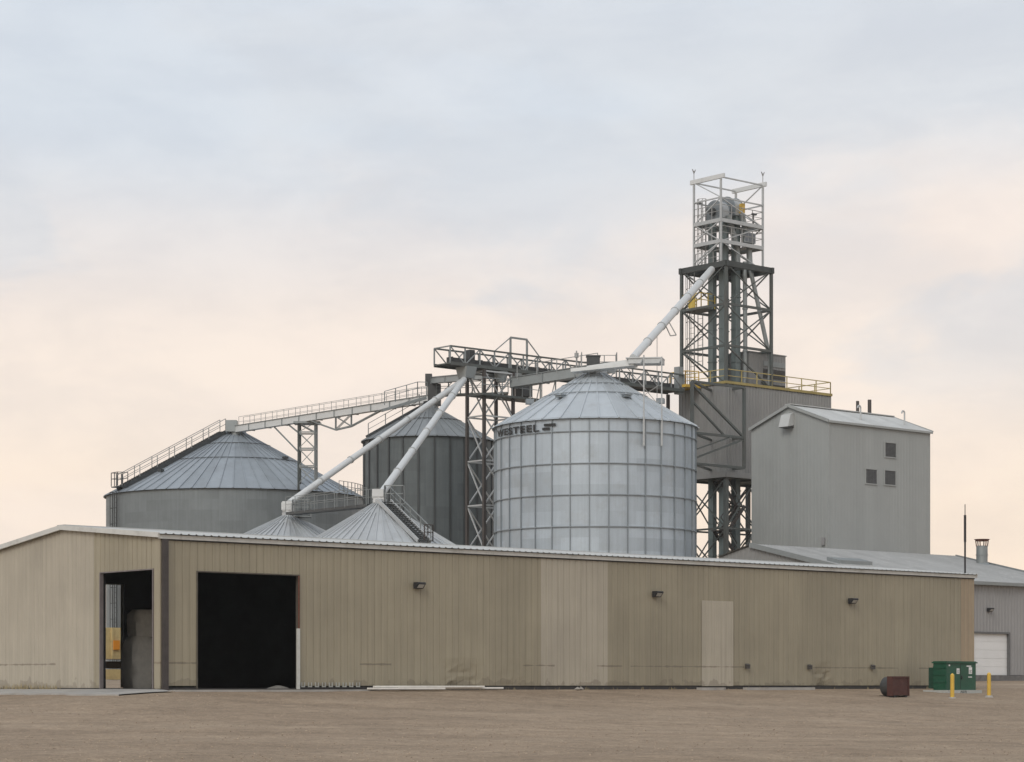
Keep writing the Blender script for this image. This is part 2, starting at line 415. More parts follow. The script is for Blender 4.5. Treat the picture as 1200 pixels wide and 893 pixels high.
# roof sheets
ro = MB()
s1 = V * (RB + .2) + Z * (HR - HE) * (RB + .2) / RB
ribsheet(ro, W(-.15, -.2, HE + .06), U, s1 / s1.length, Z, LEN + .3, 0, s1.length, tone=lambda s: hash1(int(s / .915)) * .8, dep=.032)
s2 = -V * (WID - RB + .2) + Z * (HR - HL) * (WID - RB + .2) / (WID - RB)
ribsheet(ro, W(-.15, WID + .2, HL + .06), U, s2 / s2.length, Z, LEN + .3, 0, s2.length, tone=lambda s: hash1(int(s / .915)) * .8, dep=.045)
ro.bar(W(-.15, RB, HR + .10), W(LEN + .15, RB, HR + .10), .5, .05)
ro.build('roof', 'roof_galv', wh)
ev = MB(); ev.box(W(-.12, -.10, HE - .10), U * (LEN + .24), V * .07, Z * .14); ev.build('eave_trim', 'trim', wh)
for aa in (-.14, LEN + .06):
    rk = MB(); rk.bar(W(aa, -.12, HE + .02), W(aa, RB, HR + .03), .08, .17, side=U); rk.bar(W(aa, RB, HR + .03), W(aa, WID + .1, HL + .02), .08, .17, side=U)
    rk.build('rake_trim', 'trim', wh)
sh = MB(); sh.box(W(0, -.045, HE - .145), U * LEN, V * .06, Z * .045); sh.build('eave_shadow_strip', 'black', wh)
ct = MB(); ct.box(W(-.045, -.03, 0), U * .06, V * .34, Z * (HE - .1)); ct.build('corner_trim', 'beige', wh)
ds = MB(); ds.box(W(.02, -.14, -.05), U * .22, V * .12, Z * (HE - .06)); ds.build('downspout', 'brown', wh)
fr = MB()
for x in (fd[0] - .03, fd[1] - .005): fr.box(W(x, -.04, 0), U * .035, V * .2, Z * fd[3])
fr.box(W(fd[0] - .03, -.04, fd[3]), U * (fd[1] - fd[0] + .06), V * .2, Z * .04)
fr.build('door_frame', mat('frame_dark', (.09, .078, .062), .6, var=.25, scale=3), wh)
j2 = MB(); j2.box(W(fd[1] - .06, -.065, 2.0), U * .06, V * .02, Z * 2.0); j2.build('rusty_jamb_plate', 'rust', wh)
j3 = MB(); j3.box(W(fd[1] - .09, -.09, -.02), U * .09, V * .10, Z * 2.15); j3.build('white_jamb_guard', 'trim', wh)
fg = MB()
for x in (gd[0] - .02, gd[1] - .02): fg.box(W(-.04, x, 0), U * .14, V * .05, Z * gd[3])
fg.box(W(-.03, gd[0] - .02, gd[3]), U * .14, V * (gd[1] - gd[0] + .05), Z * .04)
fg.build('door_frame', mat('frame_grey', (.17, .15, .15), .6, var=.25, scale=3), wh)
# covered-over walk door
cp0, cp1 = a_at(822), a_at(859)
cpm = MB(); ribsheet(cpm, W(cp0, -.02), U, Z, -V, cp1 - cp0, .08, 3.62, tone=lambda s: .1, dep=.015, prof=GROOVE); cpm.build('cover_panel', 'beige_p', wh)
re = MB(); ribsheet(re, W(a_at(1126), -.012), U, Z, -V, LEN - a_at(1126) - .01, .06, HE - .15, dep=.02, tone=lambda s: -.1, prof=GROOVE); re.build('faded_panel', mat('beige_rusting', (.335, .262, .178), .6, var=.1, scale=1, streak=.15), wh)
# base: footing coloured near black as the shade of the gap, plus rib closures
ft = MB(); ft.box(W(fd[1], .02, -.4), U * (LEN - fd[1]), V * .1, Z * .47); ft.box(W(0.02, .02, -.4), U * (fd[0] - .05), V * .1, Z * .44); ft.build('footing', 'gap_shade', wh)
a0 = math.ceil(fd[1] / .305) * .305 + .02
for k in range(9):
    x = a0 + k * .305; cl = MB()
    for dx in (0, .13): cl.box(W(x + dx, -.045, .05), U * .03, V * .04, Z * .17)
    cl.box(W(x + .03, -.045, .05), U * .10, V * .04, Z * .04)
    cl.build('base_closure', mat('closure_grey', (.36, .36, .33), .6, var=.2, scale=3), wh)
def wall_lamp(fr_, a, z, parent, b=-.05):
    L_ = MB(); w = .36
    L_.prism([fr_(a - w / 2, b, z - .10), fr_(a - w / 2, b, z + .14), fr_(a - w / 2, b - .26, z + .14), fr_(a - w / 2, b - .30, z + .09), fr_(a - w / 2, b - .12, z - .10)], U * w)
    o = L_.build('wall_light', 'black', parent)
    q = MB(); n_ = .012
    q.hexa([fr_(a - w / 2 + .05, b - .275 - n_, z + .055), fr_(a + w / 2 - .05, b - .275 - n_, z + .055), fr_(a + w / 2 - .05, b - .15 - n_, z - .07), fr_(a - w / 2 + .05, b - .15 - n_, z - .07),
            fr_(a - w / 2 + .05, b - .25, z + .06), fr_(a + w / 2 - .05, b - .25, z + .06), fr_(a + w / 2 - .05, b - .12, z - .06), fr_(a - w / 2 + .05, b - .12, z - .06)])
    q.build('lens', 'lens', o)
def wall_z(px, py, a): return ZC + (HY - py) / F * W(a, 0).y
for px, py in ((488, 687), (767, 697), (996, 705)):
    a = a_at(px); wall_lamp(W, a, wall_z(px, py, a), wh)
for px, py in ((874, 781), (947, 782), (1021, 782)):
    a = a_at(px); z = wall_z(px, py, a)
    m_ = MB(); m_.box(W(a - .08, -.16, z - .09), U * .18, V * .13, Z * .17); m_.prism([W(a - .1, -.05, z + .12), W(a - .1, -.2, z + .05), W(a - .1, -.05, z + .05)], U * .22)
    m_.build('wall_socket', mat('socket', (.07, .065, .06), .6), wh)

# bulk bags just inside the gable doorway
def bulk_bag(c, w, h, seed):
    mb = MB(); n = 20; mz = 12; i0 = 0
    for j in range(mz + 1):
        t = j / mz; z = h * t
        k = 1 + .10 * math.sin(PI * t) - .30 * max(0, t - .86) / .14 - .06 * max(0, .08 - t) / .08
        for i in range(n):
            an = 2 * PI * i / n; ca, sa = math.cos(an), math.sin(an)
            rr = w / 2 * k / (abs(ca) ** 5 + abs(sa) ** 5) ** .2
            rr *= 1 + .05 * noise.noise(Vector((ca * 2 + seed, sa * 2, t * 4)))
            mb.v.append(c + U * ca * rr + V * sa * rr + Z * z)
    for j in range(mz):
        for i in range(n):
            mb.f.append((j * n + i, j * n + (i + 1) % n, (j + 1) * n + (i + 1) % n, (j + 1) * n + i)); mb.t.append(0)
    mb.f.append(tuple(mz * n + i for i in range(n))); mb.t.append(0); mb.f.append(tuple(range(n))[::-1]); mb.t.append(0)
    return mb
p = at(163, 805, 84.2); base = Vector((p.x, p.y, .0))
for nm, lab, dz, w, h, sd in (('bulk_bag', 'tall pale woven bulk bag on the floor inside the gable doorway', 0, 1.0, 1.92, 1),
                              ('bulk_bag', 'shorter pale bulk bag stacked on top of the tall bag in the doorway', 1.90, .84, 1.0, 4)):
    t = thing(nm, lab, 'bulk bag', base + U * (.12 if dz else 0) + Z * dz, 'bulk bags inside the warehouse')
    bulk_bag(t.location.copy(), w, h, sd).build('sack', 'bag', t, True)
hp_ = MB(); hc = W(fd[1] - .5, .55, 0); n = 18
for j in range(6):
    for i in range(n):
        r = .42 * (1 - j / 6) * (1 + .15 * noise.noise(Vector((math.cos(i / n * 6.283) * 2, math.sin(i / n * 6.283) * 2, j)))); hp_.v.append(hc + Vector((math.cos(i / n * 2 * PI) * r, math.sin(i / n * 2 * PI) * r, .13 * (j / 6) ** .8)))
for j in range(5):
    for i in range(n): hp_.f.append((j * n + i, j * n + (i + 1) % n, (j + 1) * n + (i + 1) % n, (j + 1) * n + i)); hp_.t.append(0)
hp_.f.append(tuple(5 * n + i for i in range(n))); hp_.t.append(0)
tag(hp_.build('spill_heap', mat('spill', (.20, .19, .17), .95, var=.3, scale=9, bump=.6), smooth=True), 'small grey heap on the floor just inside the big black doorway', 'heap')
tp = MB(); tp.tube(W(1.3, .9, .02), W(2.25, 3.2, 2.3), .035, n=8); tag(tp.build('pole', 'brown_steel'), 'thin dark pole leaning inside the gable doorway by the bulk bags', 'pole')

# cream grain truck behind the warehouse, seen through both doorways
tf = Frame(*at(131, 800, 100).xy)
tr = thing('grain_truck', 'pale yellow grain truck with orange panel parked behind the warehouse', 'truck', tf(0, 0, -.03))
b_ = MB(); b_.box(tf(-2.6, -1.1, 1.25), U * 5.2, V * 2.3, Z * 1.35)
for k in range(9): b_.box(tf(-2.5 + k * .6, -1.16, 1.25), U * .09, V * .06, Z * 1.33)
b_.build('grain_box', 'cream', tr)
b_ = MB(); b_.box(tf(-2.9, -.5, .85), U * 7.6, V * .18, Z * .3); b_.box(tf(-2.9, .4, .85), U * 7.6, V * .18, Z * .3); b_.build('chassis', 'brown_steel', tr)
b_ = MB(); b_.prism([tf(2.9, -1.05, .8), tf(4.7, -1.05, .8), tf(4.7, -1.05, 1.7), tf(4.1, -1.05, 1.75), tf(3.85, -1.05, 2.5), tf(2.9, -1.05, 2.5)], V * 2.1); b_.build('cab', 'cream', tr)
b_ = MB(); b_.box(tf(-.62, -1.2, 1.65), U * .3, V * .06, Z * .4); b_.build('side_panel', 'orange', tr)
b_ = MB(); b_.box(tf(-2.4, -1.2, .35), U * 4.0, V * .08, Z * .45); b_.build('side_skirt', 'cream', tr)
for x in (-1.7, 3.9):
    for y in (-1.05, .8):
        b_ = MB(); b_.tube(tf(x, y, .47), tf(x, y + .28, .47), .5, n=20); wq = b_.build('wheel', 'rubber', tr, True)
        b_ = MB(); b_.tube(tf(x, y - .01, .47), tf(x, y + .29, .47), .27, n=16); b_.build('rim', 'cream', wq, True)

# concrete apron in front of the gable doorway
ap = MB(); prev = None
for k in range(29):
    b = -.9 + k * .53; ow = 2.3 + .7 * noise.noise(Vector((b * .45, 3, 0))) + .25 * noise.noise(Vector((b * 1.7, 9, 0)))
    cur = []
    for a in (-.07, -ow * .5, -ow):
        p = W(a, b); cur.append(Vector((p.x, p.y, ground_z(p.x, p.y) + .045)))
    if prev:
        for m in range(2): ap.quad(prev[m], cur[m], cur[m + 1], prev[m + 1])
        ap.quad(prev[2], cur[2], cur[2] - Z * .2, prev[2] - Z * .2)
    prev = cur
structure(ap.build('concrete_apron', 'concrete'))
ap = MB(); ap.prism([W(a, b, -.30) for a, b in [(.3, -.02), (9.4, -.02), (8.6, -.5), (6, -.75), (3, -.7), (.2, -.6)]], Z * .265); structure(ap.build('door_sill_slab', 'concrete'))

# white planks lying along the wall
for i, (x0, x1, b, z, wd, lab) in enumerate(((433, 516, -.62, 0, .14, 'shorter white trim board lying nearest the yard, at the left end of the pile'),
                                        (470, 584, -.42, 0, .16, 'long white trim board lying against the foot of the beige wall'),
                                        (440, 562, -.50, .06, .15, 'white trim board lying on top of the other two boards'))):
    a0, a1 = a_at(x0, b), a_at(x1, b); z0 = lambda a: ground_z(*W(a, b).xy) + .12 + z
    bo = MB(); bo.hexa([W(a0, b, z0(a0) - .05), W(a1, b - .3, z0(a1) - .05), W(a1, b - .3 + wd, z0(a1) - .05), W(a0, b + wd, z0(a0) - .05),
                        W(a0, b, z0(a0) + .01), W(a1, b - .3, z0(a1) + .01), W(a1, b - .3 + wd, z0(a1) + .01), W(a0, b + wd, z0(a0) + .01)])
    tag(bo.build('board', 'plank'), lab, 'board', 'white boards by the wall')
# crumbs of broken concrete along the footing
for i, (px, ln, lab) in enumerate(((668, .2, 'single small lump of pale rubble at the foot of the lighter wall panel'), (826, 1.5, 'left pale concrete strip lying below the covered door panel'), (905, 4.2, 'long right pale concrete strip lying at the foot of the wall'))):
    a = a_at(px); c = MB(); n = 8; zz = ground_z(*W(a, -.35).xy)
    up_ = []; dn = []
    for k in range(n + 1):
        s = -ln / 2 + ln * k / n; up_.append(W(a + s, -.28 + .05 * hash1(k + i), zz - .06)); dn.append(W(a + s, -.52 - .07 * hash1(k * 3 + i), zz - .06))
    c.prism(up_ + dn[::-1], Z * (.16 if i else .02)); [rock(c, W(a + dx, -.45, zz + .04), .13) for dx in ((0, .16) if i == 0 else ())]; tag(c.build('concrete_rubble', 'concrete'), lab, 'rubble', 'concrete rubble along the wall')
# dry weeds at the gable foot
wd = MB()
for k in range(420):
    b = random.uniform(6.5, 13) if k < 330 else random.uniform(-.2, .3)
    a = -random.uniform(.04, .3) if k < 330 else random.uniform(10, LEN)
    p = W(a, b) if k < 330 else W(a, -random.uniform(.02, .25)); p.z = ground_z(p.x, p.y) + (.0)
    h = random.uniform(.08, .3) * (1 if k < 330 else .5); d = Vector((random.uniform(-.4, .4), random.uniform(-.4, .4), 1)) * h
    sd = Vector((random.uniform(-1, 1), random.uniform(-1, 1), 0)) * .02
    wd.quad(p - sd, p + sd, p + d)
structure(wd.build('dry_weeds', 'weed'), 'stuff')

# rusty burner box with a drum
bxf = Frame(*at(1041, 817, 95.2).xy); zb = ground_z(*bxf(0, 0).xy)
t = thing('scrap_heater', 'oxide red square plate with dark round drum behind it on the gravel by the wall', 'tank', bxf(0, 0, zb))
b_ = MB(); b_.box(bxf(.03, -.2, zb + .07), U * 1.0, V * .22, Z * .74); b_.box(bxf(-.02, -.24, zb + .80), U * 1.10, V * .3, Z * .06); b_.box(bxf(-.02, -.24, zb + .04), U * .06, V * .3, Z * .76); b_.box(bxf(1.02, -.24, zb + .04), U * .06, V * .3, Z * .76)
b_.build('front_plate', 'tankred', t)
b_ = MB(); b_.tube(bxf(.53, 0, zb + .43), bxf(.53, .55, zb + .43), .41, n=32); b_.tube(bxf(.53, .55, zb + .43), bxf(.53, .68, zb + .43), .41, .28, n=32); b_.build('drum', 'drum', t, True)
for x in (.12, .85):
    b_ = MB(); b_.box(bxf(x, -.2, zb - .06), U * .12, V * .8, Z * .12); b_.build('skid', 'black', t)

# pad-mounted transformer
pf = Frame(*at(1109, 812, 100.8).xy); zp = ground_z(*pf(0, 0).xy)
t = thing('transformer', 'dark green pad mounted transformer cabinet on a pale concrete pad', 'transformer', pf(.9, .5, zp))
b_ = MB(); b_.box(pf(-.10, -.18, zp - .1), U * 2.4, V * 1.4, Z * .24); b_.build('pad', 'pad', t)
b_ = MB(); b_.box(pf(0, 0, zp + .14), U * 2.08, V * .72, Z * 1.20); b_.build('cabinet', 'green', t)
b_ = MB(); b_.box(pf(-.05, -.06, zp + 1.33), U * 2.18, V * .84, Z * .06); b_.box(pf(.0, -.02, zp + 1.39), U * 2.08, V * .76, Z * .03); b_.build('lid', 'green', t)
for z in (.48, .80, 1.10):
    b_ = MB(); b_.box(pf(-.035, .06, zp + z), U * .04, V * .6, Z * .05); b_.build('stiffening_rib', 'green', t)
b_ = MB(); b_.box(pf(.1, .725, zp + .2), U * 1.7, V * .1, Z * 1.0)
for k in range(9): b_.box(pf(.03 + k * .23, .74, zp + .22), U * .04, V * .27, Z * .92)
b_.build('radiator', mat('transformer_green_dark', (.008, .05, .03), .55, var=.15), t)
b_ = MB(); b_.box(pf(.98, -.008, zp + .18), U * .015, V * .012, Z * 1.12); b_.build('door_seam', 'black', t)
b_ = MB(); b_.box(pf(1.04, -.035, zp + .62), U * .05, V * .04, Z * .16); b_.build('handle', 'black', t)
for x, z, w, h in ((.72, .86, .19, .24), (1.58, .86, .22, .30), (1.42, 1.18, .32, .05), (.16, 1.20, .09, .07), (1.54, .70, .26, .04)):
    b_ = MB(); b_.box(pf(x, -.01, zp + z), U * w, V * .012, Z * h); s_ = b_.build('warning_label', 'sticker', t)
    if h > .2:
        b_ = MB()
        for k in range(3): b_.box(pf(x + .03, -.014, zp + z + .04 + k * .055), U * (w - .06 - .03 * (k % 2)), V * .005, Z * .02)
        b_.build('label_print', 'ink', s_)
# writing chalked on the pad edge
b_ = MB()
for k, (dx, dz, ddx, ddz) in enumerate(((.0, 0, .05, .13), (.05, .13, .1, .13), (.1, .13, .13, 0), (.18, 0, .18, .13), (.18, .13, .28, .13), (.18, .06, .26, .06), (.32, 0, .32, .13), (.32, 0, .41, 0), (.41, 0, .41, .13), (.32, .13, .41, .13))):
    b_.bar(pf(.75 + dx, -.186, zp - .03 + dz), pf(.75 + ddx, -.186, zp - .03 + ddz), .01, .024)
b_.build('pad_markings', mat('faded_ink', (.08, .09, .085), .8), t)

def bollard(p):
    t = thing('bollard', 'yellow steel bollard standing in front of the green transformer', 'bollard', p, 'bollards guarding the transformer')
    b_ = MB(); b_.tube(p - Z * .3, p + Z * .97, .085, n=20)
    for k in range(4): b_.tube(p + Z * (.97 + .022 * k), p + Z * (.97 + .022 * (k + 1)), .085 * math.cos(k * .38), .085 * math.cos((k + 1) * .38), n=20)
    b_.build('post', 'yellow', t, True)
    b_ = MB(); b_.tube(p - Z * .05, p + Z * .05, .2, .14, n=16); b_.build('footing', 'concrete', t)
    return t
p = at(1116, 818, 96.3); p.z = ground_z(p.x, p.y); b1 = bollard(p)
p2 = at(1159, 816, 99.0); p2.z = ground_z(p2.x, p2.y) + .02
b2 = b1.copy(); COL.objects.link(b2); b2.location = p2; b2['label'] = 'yellow steel bollard standing apart in front of the white garage door'
for ch in list(b1.children):
    c = ch.copy(); COL.objects.link(c); c.parent = b2

# whip antenna on the far corner of the roof
p = W(LEN - .35, .25, HE + .08)
t = thing('antenna_mast', 'thin black antenna mast on the right corner of the beige roof', 'antenna', p)
b_ = MB(); b_.tube(p, p + Z * 1.9, .045, n=10); b_.build('pole', 'black', t, True)
b_ = MB(); b_.tube(p + Z * 1.5, p + Z * 2.75, .06, n=10); b_.build('sleeve', 'black', t, True)
b_ = MB(); b_.tube(p + Z * 2.75, p + Z * 3.25, .02, n=8); b_.build('whip', 'black', t)
b_ = MB(); b_.box(p - U * .1 - V * .1 - Z * .03, U * .2, V * .2, Z * .05); b_.build('foot_plate', 'black', t)

# ------------------------------------------------------------------ grey buildings on the right
S = Frame(21.35, 132.28)                                  # low shed, front left corner
SE, SR, SW, SL, SB = 6.28, 8.66, 10.2, 19.6, 12.9
sd_ = thing('grey_shed', 'low grey metal shed with pale gabled roof and white overhead door', 'shed', S(SL / 2, SW / 2, .3))
def k_at(fr_, px, b=0): k = (px - CX) / F; o = fr_(0, b); return (k * o.y - o.x) / (U.x - k * U.y)
d0, d1 = k_at(S, 1139), k_at(S, 1181.5)
slp = (SR - SE) / SW
ribsheet(MB(), S(0, 0), U, Z, -V, SL, .72, SE, [(d0, d1, -1, 3.22)], tone=lambda s: hash1(int(s / .9))).build('front_wall', 'clad_p', sd_)
def st_(s): return SE + slp * s if s < SW else SR - slp * (s - SW)
ribsheet(MB(), S(0, 0), V, Z, -U, SB, .3, st_, rows=(SW,)).build('gable_wall', 'clad_d', sd_)
ribsheet(MB(), S(SL, 0), V, Z, U, SB, .3, st_).build('end_wall', 'clad_p', sd_)
q = MB(); q.box(S(0, SB, .3), U * SL, V * .05, Z * (st_(SB) - .3)); q.build('rear_wall', 'clad_p', sd_)
r_ = MB(); e = (V + Z * slp).normalized(); Ls = (SW + .3) / V.dot(e)
ribsheet(r_, S(-.2, -.3, SE - .3 * slp + .06), U, e, Z, SL + .4, 0, Ls, tone=lambda s: hash1(int(s / .9)), dep=.04)
e2 = (-V + Z * slp).normalized(); L2 = (SB - SW + .2) / abs(V.dot(e2))
ribsheet(r_, S(-.2, SB + .2, st_(SB) - .2 * slp + .06), U, e2, Z, SL + .4, 0, L2, tone=lambda s: hash1(int(s / .9)), dep=.04)
r_.build('roof', mat('shed_roof', (.335, .34, .335), .5, .2, var=.08, scale=.5, tone=.07, dirt=((.55, .55, .54), .5, 1.5)), sd_)
q = MB(); q.bar(S(-.2, -.32, SE - .02), S(SL + .2, -.32, SE - .02), .1, .2); q.bar(S(-.2, -.3, SE + .0), S(-.2, SW, SR + .02), .08, .3, side=U); q.bar(S(SL + .2, -.3, SE + .0), S(SL + .2, SW, SR + .02), .08, .3, side=U); q.build('roof_trim', 'galv_steel', sd_)
q = MB(); q.box(S(-.05, -.08, -.3), U * (SL + .1), V * .1, Z * 1.0); q.build('foundation', mat('foundation_grey', (.15, .145, .14), .9, var=.3, scale=3), sd_)
q = MB(); q.box(S(d0, .12, .7), U * (d1 - d0), V * .05, Z * 2.55)
for k in range(5): q.box(S(d0, .10, .72 + k * .51), U * (d1 - d0), V * .02, Z * .485)
dq = q.build('overhead_door', 'white', sd_)
q = MB(); q.box(S(d1, -.07, .5), U * .12, V * .2, Z * 2.84); q.box(S(d0, -.07, 3.22), U * (d1 - d0), V * .2, Z * .12); q.box(S(d0 - .12, -.07, .5), U * .12, V * .2, Z * 2.84); q.build('frame', mat('door_trim_grey', (.12, .12, .12), .6), dq)
wall_lamp(S, k_at(S, 1158), 4.65, sd_)
cp_ = S(19.0, 7.4); cz = SE + slp * 7.4
q = MB(); q.tube(cp_ + Z * (cz - .2), cp_ + Z * (cz + 1.25), .37, n=20); q.tube(cp_ + Z * (cz - .1), cp_ + Z * (cz + .12), .6, .4, n=20); q.tube(cp_ + Z * (cz + .62), cp_ + Z * (cz + .68), .40, n=20); ck = q.build('vent_stack', 'galv_steel', sd_, True)
q = MB(); q.tube(cp_ + Z * (cz + 1.55), cp_ + Z * (cz + 1.68), .36, .52, n=20)
for k in range(6): an = k * PI / 3; d = Vector((math.cos(an), math.sin(an), 0)); q.bar(cp_ + d * .36 + Z * (cz + 1.2), cp_ + d * .42 + Z * (cz + 1.65), .05)
q.build('rain_cap', 'rust', ck)
q = MB(); q.prism([S(1.2, 4.2, SE + slp * 4.2), S(1.2, 5.2, SE + slp * 5.2), S(1.2, 5.2, SE + slp * 5.2 + .3), S(1.2, 4.2, SE + slp * 4.2 + .3)], U * 3.0); q.build('roof_curb', 'galv_steel', sd_)

T = Frame(*at(971, 0, 150).xy)                          # tall mill building, near corner
TL, TW, TE, TR = 10.4, 6.86, 17.45, 18.75
mill = thing('mill_building', 'tall windowless grey metal mill building with pitched roof and three louvres', 'building', T(TL / 2, TW / 2, .3))
ribsheet(MB(), T(0, 0), U, Z, -V, TL, .4, TE, tone=lambda s: hash1(int(s / .9)), dep=.009).build('front_wall', 'clad', mill)
def tt(s): return TE + (TR - TE) * (1 - abs(s - TW / 2) / (TW / 2))
ribsheet(MB(), T(0, 0), V, Z, -U, TW, .4, tt, rows=(TW / 2,), tone=lambda s: hash1(int(s / .9)), dep=.009).build('gable_wall', 'clad', mill)
ribsheet(MB(), T(TL, 0), V, Z, U, TW, .4, tt, dep=.009).build('end_wall', 'clad', mill)
q = MB(); q.box(T(0, TW, .4), U * TL, V * .04, Z * (TE - .4)); q.build('rear_wall', 'clad', mill)
r_ = MB()
for sg in (0, 1):
    e = ((V if not sg else -V) + Z * (TR - TE) / (TW / 2)).normalized(); L_ = (TW / 2 + .15) / abs(V.dot(e))
    ribsheet(r_, T(-.15, -.15 if not sg else TW + .15, TE + .0), U, e, Z, TL + .3, 0, L_, tone=lambda s: hash1(int(s / .9)), dep=.03)
r_.bar(T(-.15, TW / 2, TR + .08), T(TL + .15, TW / 2, TR + .08), .5, .06)
r_.build('roof', 'roof_galv', mill)
q = MB()
for x in (-.17, TL + .17):
    q.bar(T(x, -.15, TE - .02), T(x, TW / 2, TR), .06, .2, side=U); q.bar(T(x, TW / 2, TR), T(x, TW + .15, TE - .02), .06, .2, side=U)
q.bar(T(-.15, -.15, TE - .06), T(TL + .15, -.15, TE - .06), .06, .14)
for x, y in ((-.03, -.03), (TL - .1, -.03)): q.box(T(x, y, .4), U * .13, V * .1, Z * (TE - .5))
q.build('trim', 'clad', mill)
for px, py in ((1043, 527.5), (1020.5, 558.5), (1042.5, 560)):
    a = k_at(T, px); z = ZC + (HY - py) / F * T(a, 0).y; h = .54; wd_ = .62
    q = MB(); q.box(T(a - wd_, -.07, z - h), U * 2 * wd_, V * .08, Z * .07); q.box(T(a - wd_, -.07, z + h - .07), U * 2 * wd_, V * .08, Z * .07)
    q.box(T(a - wd_, -.07, z - h + .07), U * .07, V * .08, Z * (2 * h - .14)); q.box(T(a + wd_ - .07, -.07, z - h + .07), U * .07, V * .08, Z * (2 * h - .14))
    wq = q.build('window_louvre', 'clad', mill)
    q = MB()
    for k in range(11): z0 = z - h + .09 + k * .086; q.hexa([T(a - .55, -.055, z0), T(a + .55, -.055, z0), T(a + .55, -.01, z0 + .03), T(a - .55, -.01, z0 + .03), T(a - .55, -.05, z0 + .01), T(a + .55, -.05, z0 + .01), T(a + .55, -.005, z0 + .085), T(a - .55, -.005, z0 + .085)])
    q.build('blades', 'louvre', wq)
c = T(0, TW / 2, 0); zh = 17.75
q = MB(); q.prism([c + V * .45 - U * .02 + Z * (zh - .35), c + V * .45 - U * .02 + Z * (zh + .5), c + V * .45 - U * .35 + Z * (zh + .35), c + V * .45 - U * .6 + Z * (zh - .45)], -V * .85); hq = q.build('exhaust_hood', mat('hood_grey', (.48, .49, .48), .5, var=.08), mill)
q = MB(); q.box(c - V * .38 - U * .58 + Z * (zh - .50), V * .8, U * .6, Z * .06); q.build('hood_screen', 'louvre', hq)
for px, top, r, m_ in ((1005, 470, .11, 'brown_steel'), (1019, 468.5, .13, 'brown_steel')):
    a = k_at(T, px, 3.9); p = T(a, 3.9); q = MB(); q.tube(p + Z * 18.3, Vector((p.x, p.y, ZC + (HY - top) / F * p.y)), r, n=14); q.build('exhaust_stack', m_, mill, True)
for px in (1008.5, 1060):
    a = k_at(T, px, 1.0); p = T(a, 1.0); q = MB(); q.path([p + Z * 17.6, p + Z * 18.75, p + Z * 18.86 - U * .08, p + Z * 18.86 - U * .22, p + Z * 18.7 - U * .3], .055); q.build('gooseneck_vent', 'pale_steel', mill)
q = MB(); q.box(T(-.02, .28, 9.3), -U * .15, V * .25, Z * .5); q.build('junction_box', 'clad_p', mill)

# ------------------------------------------------------------------ overhead bins and bucket elevators
E = Frame(*at(851, 0, 167).xy)
EL, EW, EB, ET = 11.5, 4.85, 15.4, 22.15
eb = thing('overhead_bin', 'grey clad overhead bin house raised on dark steel legs behind the mill', 'bin house', E(EL / 2, EW / 2, .4))
def w_(O, e1, n, L): return ribsheet(MB(), O, e1, Z, n, L, EB, ET, tone=lambda s: hash1(int(s / .9)), dep=.04)
w_(E(0, 0), U, -V, EL).build('front_wall', 'clad_d', eb)
w_(E(0, 0), V, -U, EW).build('side_wall', 'clad_d', eb)
w_(E(EL, 0), V, U, EW).build('end_wall', 'clad_d', eb); w_(E(0, EW), U, V, EL).build('rear_wall', 'clad_d', eb)
q = MB(); q.box(E(.02, .02, EB - .02), U * (EL - .04), V * (EW - .04), Z * .1); q.build('underside', 'green_steel', eb)
q = MB(); q.box(E(0, 0, ET - .08), U * EL, V * EW, Z * .1); q.build('deck', 'green_steel', eb)
q = MB()
q.bar(E(-.05, -.05, EB + .1), E(EL, -.05, EB + .1), .14, .4); q.bar(E(-.05, -.05, EB + .1), E(-.05, EW, EB + .1), .14, .4, side=U)
q.build('bottom_beam', 'clad_d', eb)
for a in (.25, 3.4, 7.2, 11.2):
    for b in (.25, 4.6):
        q = MB(); q.bar(E(a, b, -.2), E(a, b, EB - .02), .28); q.build('leg', 'green_steel', eb)
q = MB()
lv = [.4, 4.0, 7.8, 11.6, EB - .1]
for z0, z1 in zip(lv, lv[1:]):
    for b in (.25, 4.6):
        for a0, a1 in ((.25, 3.4), (3.4, 7.2), (7.2, 11.2)):
            q.bar(E(a0, b, z1), E(a1, b, z1), .13); q.bar(E(a0, b, z0), E(a1, b, z1), .08); q.bar(E(a0, b, z1), E(a1, b, z0), .08)
    for a in (.25, 3.4, 7.2, 11.2):
        q.bar(E(a, .25, z1), E(a, 4.6, z1), .13); q.bar(E(a, .25, z0), E(a, 4.6, z1), .08); q.bar(E(a, .25, z1), E(a, 4.6, z0), .08)
q.build('bracing', 'green_steel', eb)
q = MB()                                                # stair tower under the bins
for k in range(8):
    z0 = .4 + k * 1.85; z1 = z0 + 1.85; a0, a1 = (1.0, 2.7) if k % 2 == 0 else (2.7, 1.0)
    for b in (.7, 1.5) if k % 2 == 0 else (1.5, 2.2):
        q.bar(E(a0, b, z0), E(a1, b, z1), .06, .28); q.bar(E(a0, b, z0 + 1), E(a1, b, z1 + 1), .05)
    for j in range(9): q.box(E(a0 + (a1 - a0) * j / 9 - .1, .7 if k % 2 == 0 else 1.5, z0 + 1.85 * j / 9), U * .25, V * .75, Z * .04)
    q.box(E(a1 - .3, .7, z1 - .03), U * .7, V * 1.5, Z * .06)
q.build('stair', 'brown_steel', eb)
